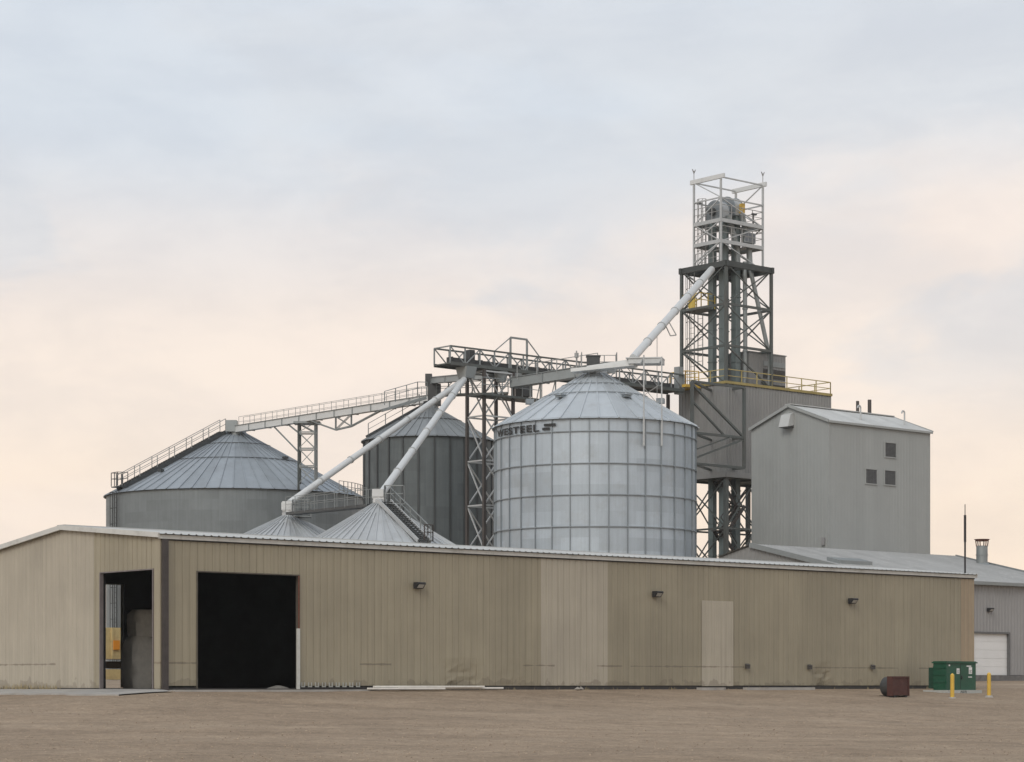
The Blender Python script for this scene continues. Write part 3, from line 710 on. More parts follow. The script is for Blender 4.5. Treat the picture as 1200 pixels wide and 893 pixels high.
# braced frame standing off the near corner
fa0, fa1 = k_at(E, 811, -1.2), k_at(E, 872, -1.2); q = MB()
zt, zm, zl = 21.75, 18.1, 15.9
for a in (fa0, fa1): q.bar(E(a, -1.2, zl), E(a, -1.2, zt), .2)
for z in (zt, zm, zl): q.bar(E(fa0, -1.2, z), E(fa1, -1.2, z), .17); q.bar(E(fa1, -1.2, z), E(fa1, -.05, z), .15)
q.bar(E(fa0, -1.2, zt - .2), E(fa1, -1.2, zm), .15); q.bar(E(fa0, -1.2, zt - 1.4), E(fa0 + (fa1 - fa0) * .62, -1.2, zm), .13)
q.bar(E(fa0, -1.2, zl + .3), E(fa1, -1.2, zm - .1), .13); q.bar(E(fa0, -1.2, zl + .9), E(fa0 + (fa1 - fa0) * .7, -1.2, zm - .1), .10)
for z in (zt, zm, zl): q.bar(E(fa0, -1.2, z), E(-.05, 1.5, z), .15)
q.build('brace_frame', 'green_steel', eb)
q = MB(); q.rail([E(.05, EW, ET), E(.05, .05, ET), E(EL, .05, ET), E(EL, EW, ET)], 1.05, 1.6, .06); q.build('handrail', 'rail_y', eb)
q = MB(); q.box(E(-.09, -.10, ET - .02), U * (EL + .15), V * .08, Z * .19); q.box(E(-.12, -.04, ET - .02), U * .08, V * EW, Z * .19); q.build('toe_board', mat('toe_yellow', (.33, .26, .09), .6, var=.25, scale=1.5), eb)
q = MB(); q.rail([E(-1.2, 4.6, ET + .1), E(-1.2, 3.0, ET + .1), E(-.2, 2.6, ET + .1)], 1.0, 1.0, .06); q.box(E(-1.6, 2.5, ET - .15), U * 1.5, V * 2.3, Z * .2); q.build('landing', 'yellow', eb, label='faded yellow landing with rails')
# rooftop filter house
FH = Frame(*E(3.6, 1.1).xy)
fh = thing('filter_house', 'grey louvred filter box on the bin house roof behind the yellow rail', 'filter box', FH(2, 1.3, ET))
q = MB(); ribsheet(q, FH(0, 0), U, Z, -V, 4.0, ET + .02, ET + 2.75, dep=.02); ribsheet(q, FH(0, 0), V, Z, -U, 2.6, ET + .02, ET + 2.75, dep=.02); ribsheet(q, FH(4.0, 0), V, Z, U, 2.6, ET + .02, ET + 2.75, dep=.02); q.box(FH(0, 2.6, ET), U * 4, V * .04, Z * 2.7); q.build('casing', 'clad_d', fh)
q = MB(); q.box(FH(-.06, -.06, ET + 2.75), U * 4.12, V * 2.72, Z * .08); q.build('cap', 'clad_d', fh)
for z, h in ((.1, .5), (.95, .75)):
    q = MB()
    for k in range(int(h / .09)): q.box(FH(1.5, -.05, ET + z + k * .09), U * 2.4, V * .05, Z * .06)
    q.build('louvre', mat('dark_louvre', (.05, .048, .045), .6), fh)
q = MB(); q.box(FH(1.5, -.06, ET + 1.85), U * 2.4, V * .05, Z * .38); q.build('access_panel', 'galv_steel', fh)

# support tower of the legs
tw = thing('elevator_tower', 'tall braced dark green steel tower with pale cage on top', 'tower', E(2.45, 2.35, ET))
TA, TB_ = (.12, 4.95), (.12, 4.7)
lev = [ET + .03, 24.95, 28.0, 30.95]
for a in TA:
    for b in TB_:
        q = MB(); q.bar(E(a, b, ET + .02), E(a, b, 30.8), .2); q.build('leg', 'green_steel', tw)
q = MB()
for i, (z0, z1) in enumerate(zip(lev, lev[1:])):
    for (p0, p1) in (((TA[0], TB_[0]), (TA[1], TB_[0])), ((TA[0], TB_[1]), (TA[1], TB_[1])), ((TA[0], TB_[0]), (TA[0], TB_[1])), ((TA[1], TB_[0]), (TA[1], TB_[1]))):
        A0, A1, B0, B1 = E(*p0, z0), E(*p1, z0), E(*p0, z1), E(*p1, z1)
        q.bar(B0, B1, .13, .18)
        if i == 0: q.bar(A1 if p0[0] != p1[0] else A0, B0 if p0[0] != p1[0] else B1, .10)
        else: q.bar(A0, B1, .08); q.bar(A1, B0, .08)
q.build('bracing', 'green_steel', tw)
q = MB()
zt = 30.95
for b in TB_: q.bar(E(-.1, b, zt), E(5.15, b, zt), .22, .42)
for a in (TA[0], TA[1]): q.bar(E(a, -.1, zt), E(a, 4.9, zt), .22, .42)
for a in (1.2, 2.3, 3.6): q.bar(E(a, .1, zt - .02), E(a, 4.7, zt - .02), .14, .3)
q.box(E(.2, 1.2, zt + .12), U * 4.7, V * 2.6, Z * .05)
q.build('deck', mat('deck_steel', (.05, .056, .054), .6, var=.2), tw)
q = MB(); q.box(E(.1, 2.6, 27.95), U * 1.6, V * 2.0, Z * .08); q.build('mid_platform', 'green_steel', tw)
q = MB(); q.rail([E(1.6, 4.6, 28.03), E(.15, 4.6, 28.03), E(.15, 2.7, 28.03), E(1.6, 2.7, 28.03)], 1.1, .6, .06); q.box(E(.12, 3.4, 28.05), U * .06, V * .5, Z * .95); q.build('mid_platform_rail', mat('bright_rail_yellow', (.55, .40, .08), .6, var=.2), tw)
q = MB(); q.ladder(E(.9, 4.4, ET + .1), E(.9, 4.4, 30.9), V, .5, -U); q.ladder(E(1.9, 4.5, 24.0), E(1.9, 4.5, 28.0), V, .5); q.build('caged_ladder', 'rail', tw)
UA, UB = (.45, 4.95), (.97, 3.74)
zu = [31.05, 32.75, 34.3, 35.95, 37.45]
for a in UA:
    for b in UB:
        q = MB(); q.bar(E(a, b, 31.0), E(a, b, 37.3), .13); q.build('cage_post', 'pale_steel', tw)
q = MB()
faces = (((UA[0], UB[0]), (UA[1], UB[0])), ((UA[0], UB[1]), (UA[1], UB[1])), ((UA[0], UB[0]), (UA[0], UB[1])), ((UA[1], UB[0]), (UA[1], UB[1])))
for i, (z0, z1) in enumerate(zip(zu, zu[1:])):
    for k, (p0, p1) in enumerate(faces):
        q.bar(E(*p0, z1), E(*p1, z1), .09)
        m0, m1 = (p0, p1) if (i + k) % 2 else (p1, p0)
        if not (i == 3 and k < 2): q.bar(E(*m0, z0), E(*m1, z1), .07)
q.build('cage_bracing', 'pale_steel', tw)
for a in UA:
    q = MB(); q.bar(E(a, UB[0] - .35, 37.5), E(a, UB[1] + .35, 37.5), .16, .32); q.build('hoist_beam', 'white_pipe', tw)
q = MB()
for a, b in ((UA[0], UB[1]), (UA[1], UB[0])):
    p = E(a, b, 37.6); q.bar(p, p + Z * .75, .04)
    for sx in (-1, 1): q.bar(p + Z * .55, p + Z * .85 + U * .16 * sx, .05)
q.build('lightning_rod', 'rail', tw)
for zz in (34.3, 32.75):
    q = MB(); z = zz
    q.bar(E(UA[0] - .1, UB[0], z), E(UA[1], UB[0], z), .14, .27); q.bar(E(UA[0], UB[0], z), E(UA[0], UB[1], z), .14, .27, side=U); q.bar(E(UA[0], UB[1], z), E(UA[1], UB[1], z), .14, .30); q.bar(E(UA[1], UB[0], z), E(UA[1], UB[1], z), .14, .3, side=U)
    q.box(E(UA[0] + .1, UB[0] + .1, z + .05), U * 4.3, V * .55, Z * .05); q.box(E(UA[0] + .1, UB[1] - .6, z + .05), U * 4.3, V * .5, Z * .05); q.box(E(3.9, UB[0] + .1, z + .05), U * .9, V * 2.5, Z * .05)
    q.bar(E(UA[0], UB[0], z), E(UA[0] + .0, UB[1], z - 1.3), .08)
    q.build('platform', 'pale_steel', tw)
    q = MB(); q.rail([E(UA[0], UB[1], z + .1), E(UA[0], UB[0], z + .1), E(UA[1], UB[0], z + .1), E(UA[1], UB[1], z + .1)], 1.05, 1.1, .045); q.build('platform_rail', 'rail', tw)
q = MB(); q.rail([E(.6, 3.7, 31.1), E(.6, 1.0, 31.1)], 1.05, .9, .04); q.ladder(E(UA[0] + .55, 3.3, 31.1), E(UA[0] + .55, 3.3, 36.2), V, .45, -U); q.build('cage_ladder', 'rail', tw)
q = MB(); q.box(E(3.0, 1.0, 33.0), U * 1.2, V * .35, Z * .75)
q.build('control_box', 'galv_steel', tw)
q = MB()
for k in range(3):
    for j in range(2): q.box(E(3.08 + k * .38, .985, 33.08 + j * .34), U * .28, V * .014, Z * .26)
q.build('control_box_doors', mat('box_dark', (.12, .13, .15), .4), tw)
for a, b, z in ((1.0, UB[1] + .05, 35.95), (3.9, UB[0], 35.1)):
    q = MB(); q.bar(E(a, b, z - .9), E(a, b, z), .05); q.box(E(a - .1, b - .1, z), U * .4, V * .2, Z * .12); q.build('floodlight', 'drum', tw)

def elevator(a, b0, b1, label, wd, zc, r, motor):
    t = thing('bucket_elevator', label, 'bucket elevator', E(a, (b0 + b1) / 2, .4), 'bucket elevator legs')
    for b in (b0, b1):
        q = MB(); q.box(E(a - wd / 2, b - .24, .9), U * wd, V * .48, Z * (zc - .9 - .4))
        for k in range(13): z = 2.5 + k * 2.4; q.box(E(a - wd / 2 - .04, b - .28, z), U * (wd + .08), V * .56, Z * .08)
        q.build('trunk', 'trunk', t)
    q = MB(); q.box(E(a - wd / 2 - .05, min(b0, b1) - .4, .3), U * (wd + .1), V * (abs(b1 - b0) + .8), Z * .9); q.build('boot', 'trunk', t)
    bm = (b0 + b1) / 2; n = 18; pl = []
    for k in range(n + 1):
        th = PI * k / n; pl.append((bm + r * math.cos(th), zc + r * math.sin(th)))
    pl = [(bm + r, zc - .5)] + pl + [(bm - r, zc - .5)]
    q = MB(); q.prism([E(a - wd / 2 - .16, b, z) for b, z in pl], U * (wd + .32)); q.build('head_hood', 'pale_steel', t, True)
    q = MB(); q.prism([E(a - wd / 2 - .21, bm + (b - bm) * 1.06, zc + (z - zc) * 1.06) for b, z in pl], U * .05); q.prism([E(a + wd / 2 + .16, bm + (b - bm) * 1.06, zc + (z - zc) * 1.06) for b, z in pl], U * .05); q.build('hood_flange', 'stiff', t)
    q = MB(); q.tube(E(a - wd / 2 - .55, bm, zc), E(a + wd / 2 + .6, bm, zc), .1, n=12); q.tube(E(a - wd / 2 - .5, bm, zc), E(a - wd / 2 - .25, bm, zc), .28, n=16); q.build('head_shaft', 'drum', t, True)
    if motor:
        q = MB(); q.box(E(a + .0, bm - r - .36, zc - .35), U * .28, V * .32, Z * .7); q.build('belt_guard', 'orange' if motor == 2 else 'yellow', t)
    q = MB(); q.tube(E(a + .15, bm - r - .1, zc - .3), E(a + 1.1, bm - .9, zc - 2.6), .22, n=14); q.tube(E(a + 1.1, bm - .9, zc - 2.6), E(a + 1.2, bm - .9, zc - 4.1), .22, n=14); q.build('discharge_spout', 'conveyor', t, True)
elevator(1.65, 3.0, 1.9, 'left bucket elevator leg with plain drum head in the tower cage', .42, 35.2, .82, 0)
elevator(2.85, 2.95, 1.75, 'right bucket elevator leg with higher head and yellow belt guard', .50, 35.5, .92, 1)
# down spouts inside the tower
for a0, b0, z0, a1, b1, z1, lab in ((3.35, 1.3, 31.6, 3.4, 1.3, 24.6, 'vertical grey spout inside the tower dropping to the filter roof'), (3.5, 1.0, 31.4, 5.3, .55, 24.4, 'slanting grey spout crossing the right leg of the tower')):
    q = MB(); q.tube(E(a0, b0, z0), E(a1, b1, z1), .16, n=14); tt_ = thing('grain_spout', lab, 'spout', E(a1, b1, z1)); q.build('pipe', 'conveyor', tt_, True)
    q = MB()
    for k in (.05, .5, .95): p0, p1 = E(a0, b0, z0), E(a1, b1, z1); q.tube(p0.lerp(p1, k - .008), p0.lerp(p1, k + .008), .21, n=14)
    q.build('flange', 'galv_steel', tt_, True)
    q = MB(); q.tube(E(a1, b1, z1), E(a1, b1 + .1, ET + .03), .16, n=12); q.build('lower_pipe', 'conveyor', tt_, True)

# ------------------------------------------------------------------ silos
def silo(name, label, cx, cy, R, ze, za, rc, nst, nrf, nsheet, zsheet, mw, mr, ms, rings=(), roof_rings=(), stiff=True, z0=0.0, rw=.06, ribw=.09, cols=2):
    t = thing(name, label, 'silo', Vector((cx, cy, z0)), 'grain silos')
    C0 = Vector((cx, cy, 0))
    def P(th, r, z): return C0 + Vector((math.sin(th) * r, -math.cos(th) * r, z))
    n = nst * cols; mb = MB(); nz = max(1, round((ze - z0) / zsheet)); dz = (ze - z0) / nz
    for j in range(nz):
        sh_ = (j % 2)
        for i in range(n):
            mb.cur = hash1(((i + sh_) // (2 * cols)) * 31.7 + j * 7.3) * .8 + hash1(j * 3.1) * .2
            mb.quad(P(2 * PI * i / n, R, z0 + j * dz), P(2 * PI * (i + 1) / n, R, z0 + j * dz), P(2 * PI * (i + 1) / n, R, z0 + (j + 1) * dz), P(2 * PI * i / n, R, z0 + (j + 1) * dz))
    o = mb.build('wall', mw, t, False)
    o.data.shade_smooth(); o.data.set_sharp_from_angle(angle=math.radians(30))
    # weld so the smooth normals run round
    import bmesh
    bm = bmesh.new(); bm.from_mesh(o.data); bmesh.ops.remove_doubles(bm, verts=bm.verts, dist=1e-4); bm.to_mesh(o.data); bm.free()
    if stiff:
        mb = MB()
        for i in range(nst):
            th = 2 * PI * (i + .5) / nst; d = Vector((math.sin(th), -math.cos(th), 0)); s_ = Vector((math.cos(th), math.sin(th), 0))
            mb.box(P(th, R - .01, z0) - s_ * rw / 2, s_ * rw, d * .09, Z * (ze - z0 - .03))
        mb.build('stiffeners', ms, t)
    def ring(r, z, tr, h, nm, m_):
        mb = MB(); k = max(48, nrf)
        for i in range(k):
            a0, a1 = 2 * PI * i / k, 2 * PI * (i + 1) / k
            for (r0, z0_, r1, z1_) in ((r, z - h / 2, r + tr, z - h / 2), (r + tr, z - h / 2, r + tr, z + h / 2), (r + tr, z + h / 2, r, z + h / 2)):
                mb.quad(P(a0, r0, z0_), P(a1, r0, z0_), P(a1, r1, z1_), P(a0, r1, z1_))
        mb.build(nm, m_, t)
    for z in rings: ring(R, z, .10, .055, 'wind_ring', ms)
    ring(R - .02, ze + .0, .12, .10, 'eave_ring', ms)
    # roof
    mb = MB(); sl = (za - ze) / (R - rc); Ro = R + .22; zo = ze - .22 * sl + .10
    def rz(r): return zo + (Ro - r) * sl
    mr_ = [Ro] + list(roof_rings) + [rc]
    for i in range(nrf):
        a0, a1 = 2 * PI * i / nrf, 2 * PI * (i + 1) / nrf
        for j, (r0, r1) in enumerate(zip(mr_, mr_[1:])):
            mb.cur = hash1(i * 5.7 + j * 17.1) * .7 + hash1(j * 9.2) * .3
            mb.quad(P(a0, r0, rz(r0)), P(a1, r0, rz(r0)), P(a1, r1, rz(r1)), P(a0, r1, rz(r1)))
    mb.cur = 0; mb.build('roof', mr, t)
    mb = MB()
    for i in range(nrf):
        a = 2 * PI * i / nrf; s_ = Vector((math.cos(a), math.sin(a), 0))
        r1 = rc if i % 2 == 0 else max(rc, R * .28)
        mb.bar(P(a, Ro, rz(Ro) + .03), P(a, r1, rz(r1) + .03), ribw, .07, side=s_)
    mb.build('roof_ribs', mr, t)
    for r in roof_rings: ring(r, rz(r) + .05, .06, .05, 'roof_ring', ms)
    mb = MB(); mb.tube(P(0, 0, za - .15), P(0, 0, za + .3), rc + .1, n=24); mb.tube(P(0, 0, za + .3), P(0, 0, za + .42), rc + .1, rc * .5, n=24); mb.build('peak_collar', mr, t, True)
    t['_r'] = 0; del t['_r']
    return t, P, rz

# bright silo in the middle
CC = at(697.5, 0, 150); CR = 117.5 / F * 150
ce = ZC + (HY - 503) / F * 150; ca = ZC + (HY - 440) / F * 150
fz = (150 - CR) / F
tC, PC, rzC = silo('grain_silo', 'bright galvanised silo with wide rings and black lettering, right of centre', CC.x, CC.y, CR, ce, ca, .68, 34, 34, 17, .84,
               'galv_c', 'galv_cr', 'stiff', rings=[ZC + (HY - r) * fz for r in (505, 542.6, 579.4, 616.8, 654, 691)], roof_rings=(CR * .52, CR * .33), z0=.2)
for px, py in ((659, 476), (728, 476)):                # roof vents on the near side
    th = math.asin((px - 697.5) / 117.5 * 1.75); r = CR * .60; p = PC(th, r, rzC(r))
    d = Vector((math.sin(th), -math.cos(th), 0)); s_ = Vector((math.cos(th), math.sin(th), 0))
    q = MB(); q.box(p - s_ * .22 - Z * .02, s_ * .44, d * .42, Z * .14); q.prism([p - s_ * .27 + Z * .13 - d * .12, p - s_ * .27 + Z * .20 - d * .12, p - s_ * .27 + Z * .14 + d * .5, p - s_ * .27 + Z * .09 + d * .5], s_ * .54); q.build('roof_vent', 'stiff', tC)
for th in (-1.45, 1.35, 2.6):
    r = CR * .62; p = PC(th, r, rzC(r)); d = Vector((math.sin(th), -math.cos(th), 0)); s_ = Vector((math.cos(th), math.sin(th), 0))
    q = MB(); q.box(p - s_ * .28 - Z * .02, s_ * .56, d * .5, Z * .32); q.build('roof_vent', 'stiff', tC)
# lettering wrapped round the wall under the eave
fc = bpy.data.curves.new('lettering', 'FONT'); fc.body = 'WESTEEL'; fc.size = 1; fc.extrude = .02; fc.offset = .02; fc.space_character = 1.12
fo = bpy.data.objects.new('lettering_source', fc); COL.objects.link(fo)
bpy.context.view_layer.update()
me = bpy.data.meshes.new_from_object(fo.evaluated_get(bpy.context.evaluated_depsgraph_get()))
bpy.data.objects.remove(fo)
xs = [v.co.x for v in me.vertices]; ys = [v.co.y for v in me.vertices]; x0, x1, y0, y1 = min(xs), max(xs), min(ys), max(ys)
th0, th1 = -math.radians(73), -math.radians(34); zl0 = ce - .76; hl = .46
q = MB(); q.v = []
for v in me.vertices:
    th = th0 + (th1 - th0) * (v.co.x - x0) / (x1 - x0); q.v.append(PC(th, CR + .11 + v.co.z * 1.0, zl0 + (v.co.y - y0) / (y1 - y0) * hl))
q.f = [tuple(p.vertices) for p in me.polygons]; q.t = [0] * len(q.f); q.build('lettering', 'ink', tC)
q = MB()
def arc(t0, t1, za_, zb_):
    for k in range(4):
        u0, u1 = t0 + (t1 - t0) * k / 4, t0 + (t1 - t0) * (k + 1) / 4
        q.hexa([PC(u0, CR + .09, za_), PC(u1, CR + .09, za_), PC(u1, CR + .09, zb_), PC(u0, CR + .09, zb_), PC(u0, CR + .12, za_), PC(u1, CR + .12, za_), PC(u1, CR + .12, zb_), PC(u0, CR + .12, zb_)])
arc(math.radians(-31), math.radians(-24), zl0 + hl - .16, zl0 + hl); arc(math.radians(-32), math.radians(-27.5), zl0 + hl - .40, zl0 + hl - .24)
q.build('logo_mark', 'ink', tC)
# drive box and railed platform on the peak
q = MB(); q.box(CC.xy.to_3d() + Vector((-.9, -.5, ca + .42)), Vector((1.9, 0, 0)), Vector((0, 1.4, 0)), Z * .08); q.build('peak_platform', 'galv_steel', tC)
q = MB(); q.box(CC.xy.to_3d() + Vector((-.55, -.3, ca + .5)), Vector((.85, 0, 0)), Vector((0, .7, 0)), Z * .72); q.box(CC.xy.to_3d() + Vector((-.6, -.35, ca + 1.22)), Vector((.95, 0, 0)), Vector((0, .8, 0)), Z * .06); q.build('peak_housing', 'drum', tC)
q = MB(); o_ = CC.xy.to_3d(); q.rail([o_ + Vector((-.9, -.5, ca + .5)), o_ + Vector((-.9, .9, ca + .5)), o_ + Vector((1.4, .9, ca + .5)), o_ + Vector((1.4, -.4, ca + .5))], .95, .9, .045); q.tube(o_ + Vector((-1.2, .9, ca + .1)), o_ + Vector((-1.2, .9, ca + 1.75)), .05, n=8); q.tube(o_ + Vector((-1.2, .9, ca + 1.3)), o_ + Vector((-1.2, .9, ca + 1.6)), .14, n=10); q.build('peak_rail', 'rail', tC)

# big weathered silo at the left
LC = at(276, 0, 192); LR = 149.5 / F * 192; le = ZC + (HY - 584.5) / F * 192; la = ZC + (HY - 509) / F * 192
tL, PL, rzL = silo('grain_silo', 'widest weathered grey silo at the far left with stairs up its roof', LC.x, LC.y, LR, le, la, .8, 62, 62, 30, .84, 'galv_l', 'galv_lr', 'stiff_d',
               rings=(), roof_rings=(LR * .52, LR * .27), stiff=False, z0=.2)
thL = math.radians(-55); d = Vector((math.sin(thL), -math.cos(thL), 0)); s_ = Vector((math.cos(thL), math.sin(thL), 0))
q = MB(); p0, p1 = PL(thL, LR - .1, rzL(LR - .1) + .2), PL(thL, 1.2, rzL(1.2) + .2)
for k in (-.5, .5): q.bar(p0 + s_ * k, p1 + s_ * k, .08, .3)
for k in range(46): c = p0.lerp(p1, k / 46); q.box(c - s_ * .5 - d * .14 + Z * .1, s_ * 1.0, d * .28, Z * .04)
stq = q.build('roof_stair', 'stiff_d', tL)
q = MB()
for k in (-.5, .5): q.rail([p0 + s_ * k + Z * .1, p1 + s_ * k + Z * .1], 1.0, 1.75, .05)
q.build('stair_rail', 'rail', stq)
q = MB(); b0 = PL(thL, LR - .55, rzL(LR - .55) + .12)
q.box(b0 - s_ * .6 - Z * .1, s_ * 1.2, d * .9, Z * .08); q.rail([b0 - s_ * .6, b0 - s_ * .6 + d * .9, b0 + s_ * .6 + d * .9, b0 + s_ * .6], 1.1, .5, .05); q.build('eave_platform', 'stiff_d', tL)
q = MB(); q.ladder(PL(thL, LR + .25, .3), PL(thL, LR + .25, le), s_, .5, d); q.build('wall_ladder', 'stiff_d', tL)
for th, fr_ in ((-.75, .72), (.95, .5), (.25, .995)):
    r = LR * fr_; p = PL(th, r, rzL(r)); d2 = Vector((math.sin(th), -math.cos(th), 0)); s2 = Vector((math.cos(th), math.sin(th), 0))
    if fr_ < .9: q = MB(); q.box(p - s2 * .2, s2 * .4, d2 * .35, Z * .2); q.build('roof_vent', 'stiff_d', tL)
q = MB(); q.rail([PL(th, LR + .15, le + .1) for th in [1.0 + .06 * k for k in range(11)]], .9, 1.4, .045); q.build('eave_rail', 'rail', tL)

# dark slim silo behind
MC = at(502.5, 0, 170); MR = 76 / F * 170; me_ = ZC + (HY - 518.5) / F * 170; ma = ZC + (HY - 480) / F * 170
tM, PM, rzM = silo('grain_silo', 'tall dark grey ribbed silo standing behind the bright one', MC.x, MC.y, MR, me_, ma, .62, 26, 40, 13, .84, 'galv_m', 'galv_mr', 'stiff_d', rings=(), roof_rings=(MR * .5,), z0=.2, rw=.13)
thM = -1.25; s_ = Vector((math.cos(thM), math.sin(thM), 0)); q = MB(); p0, p1 = PM(thM, MR - .1, rzM(MR - .1) + .1), PM(thM, .8, rzM(.8) + .1)
q.bar(p0 - s_ * .3, p1 - s_ * .3, .06, .25); q.bar(p0 + s_ * .3, p1 + s_ * .3, .06, .25); stq = q.build('roof_stair', 'stiff_d', tM)
q = MB(); q.rail([p0 + s_ * .3, p1 + s_ * .3], .95, 1.4, .05); q.build('stair_rail', 'rail', stq)

# two small silos whose cones show above the warehouse roof
BC = at(445, 0, 128); ba = ZC + (HY - 592) / F * 128; BR = 4.75
tB, PB, rzB = silo('grain_silo', 'small silo with pale conical roof and ladder, in front of the dark silo', BC.x, BC.y, BR, ba - 2.68, ba, .3, 20, 52, 10, .84, 'galv_c', 'galv_s', 'stiff', roof_rings=(), z0=.1, ribw=.06)
AC = at(338, 0, 141); aa_ = ZC + (HY - 606.5) / F * 141; AR = 4.75
tA, PA, rzA = silo('grain_silo', 'small farther silo with pale conical roof under the left spout', AC.x, AC.y, AR, aa_ - 2.15, aa_, .3, 20, 52, 10, .84, 'galv_c', 'galv_s', 'stiff', roof_rings=(), z0=.1, ribw=.06)
# stair on the cone of the nearer one
thB = .62; d = Vector((math.sin(thB), -math.cos(thB), 0)); s_ = Vector((math.cos(thB), math.sin(thB), 0))
p0, p1 = PB(thB, BR - .2, rzB(BR - .2) + .22), PB(thB, .45, rzB(.45) + .22)
q = MB()
for k in (-.42, .42): q.bar(p0 + s_ * k, p1 + s_ * k, .07, .22)
stq = q.build('roof_stair', 'pale_steel', tB)
q = MB()
for k in range(20): c = p0.lerp(p1, k / 20); q.box(c - s_ * .42 - d * .1, s_ * .84, d * .2, Z * .035)
q.build('treads', 'stiff_d', stq)
q = MB(); q.rail([p0 + s_ * .42, p1 + s_ * .42], .75, 1.2, .045); q.build('stair_rail', 'galv_steel', stq)
for tS, PS, ap_ in ((tB, PB, ba), (tA, PA, aa_)):
    o_ = PS(0, 0, 0)
    q = MB(); q.tube(o_ + Z * (ap_ + .3), o_ + Z * (ap_ + .75), .34, n=16); q.box(o_ + Vector((-.4, -.38, ap_ + .45)), Vector((.62, 0, 0)), Vector((0, .7, 0)), Z * .42); q.build('inlet_box', 'white_pipe', tS)
    q = MB(); q.box(o_ + Vector((.25, -.5, ap_ + .0)), Vector((1.15, 0, 0)), Vector((0, 1.1, 0)), Z * .06); q.rail([o_ + Vector((.3, .55, ap_ + .06)), o_ + Vector((.3, -.45, ap_ + .06)), o_ + Vector((.85, -.45, ap_ + .06)), o_ + Vector((1.35, -.45, ap_ + .06)), o_ + Vector((1.35, .55, ap_ + .06))], 1.0, .5, .05)
    q.build('peak_platform', 'galv_steel', tS)
q = MB(); e0 = p0 + s_ * .2; q.box(e0 - s_ * .3 - d * .1, s_ * .7, d * .5, Z * .9); q.build('hatch_rail', 'brown_steel', tB) if False else None
q = MB(); q.rail([p0 - s_ * .0 + d * .0, p0 + s_ * .55, p0 + s_ * .55 - d * .5], .9, .4, .05); q.build('stair_foot_rail', 'brown_steel', tB)

# ------------------------------------------------------------------ conveyors, catwalks and spouts
def truss(t, p0, p1, wd, h, n, chord, web, mc, mw_, floor='conveyor', rail_h=None):
    p0, p1 = Vector(p0), Vector(p1); d = (p1 - p0).normalized(); s_ = d.cross(Z).normalized()
    q = MB(); w = MB()
    for k in (-1, 1):
        o = s_ * wd / 2 * k; q.bar(p0 + o, p1 + o, chord, chord * 1.7); q.bar(p0 + o + Z * h, p1 + o + Z * h, chord * .8)
        for i in range(n + 1):
            a = p0.lerp(p1, i / n) + o; w.bar(a, a + Z * h, web)
            if i < n:
                b = p0.lerp(p1, (i + 1) / n) + o
                if i % 2: w.bar(a, b + Z * h, web * .8)
                else: w.bar(a + Z * h, b, web * .8)
    for i in range(n + 1):
        a = p0.lerp(p1, i / n); q.bar(a - s_ * wd / 2, a + s_ * wd / 2, web)
    for a in (p0, p1):
        w.bar(a - s_ * wd / 2 + Z * h, a + s_ * wd / 2 + Z * h, web)
    q.build('chords', mc, t); w.build('web_bracing', mw_, t)
    f_ = MB(); f_.bar(p0 + Z * .02, p1 + Z * .02, wd - .1, .05); f_.build('walkway_grating', mat('grating', (.07, .075, .075), .7), t)
P0, P1 = E(-23.7, 3.7, 22.15), E(-1.5, 3.7, 22.15)
cw = thing('conveyor_bridge', 'dark steel truss catwalk running from the tower past the bright silo', 'conveyor bridge', E(-12, 3.7, 22))
truss(cw, P0, P1, 1.7, 1.15, 17, .13, .08, 'green_steel', 'galv_steel')
q = MB(); q.bar(E(-23.0, 3.85, 22.48), E(-1.6, 3.85, 22.48), .5, .42)
for k in range(9): c = E(-22.9 + k * 2.6, 3.85, 22.48); q.bar(c - U * .05, c + U * .05, .6, .5)
q.build('drag_conveyor', 'drum', cw)
q = MB(); q.box(E(-21.6, 3.3, 22.3), U * .45, V * .6, Z * 1.0); q.build('drive_housing', 'drum', cw)
q = MB()
for a in (-18.3, -16.8): q.bar(E(a, 2.9, 22.2), E(a, 2.9, 24.4), .11)
q.bar(E(-18.3, 2.9, 24.4), E(-16.8, 2.9, 24.4), .12); q.bar(E(-19.7, 2.9, 23.35), E(-18.3, 2.9, 24.4), .06); q.bar(E(-15.5, 2.9, 23.2), E(-16.8, 2.9, 24.4), .06)
q.build('gantry_frame', 'galv_steel', cw)
q = MB(); q.bar(E(-1.7, 3.2, 21.9), E(-1.7, 3.2, 23.9), .45, .5); q.build('end_post', 'conveyor', cw)
q = MB(); q.bar(E(-1.6, 4.4, .2), E(-1.6, 4.4, 22.0), .2); q.build('support_post', 'brown_steel', cw)
hp = E(-22.0, 3.2, 0)
q = MB(); q.hexa([hp + U * -.4 + V * -.4 + Z * 21.3, hp + U * .4 + V * -.4 + Z * 21.3, hp + U * .4 + V * .4 + Z * 21.3, hp + U * -.4 + V * .4 + Z * 21.3,
              hp + U * -.45 + V * -.6 + Z * 22.05, hp + U * .45 + V * -.6 + Z * 22.05, hp + U * .45 + V * .6 + Z * 22.05, hp + U * -.45 + V * .6 + Z * 22.05]); q.build('discharge_hopper', 'conveyor', cw)

cw.location.z -= .4                                     # deck height from the survey

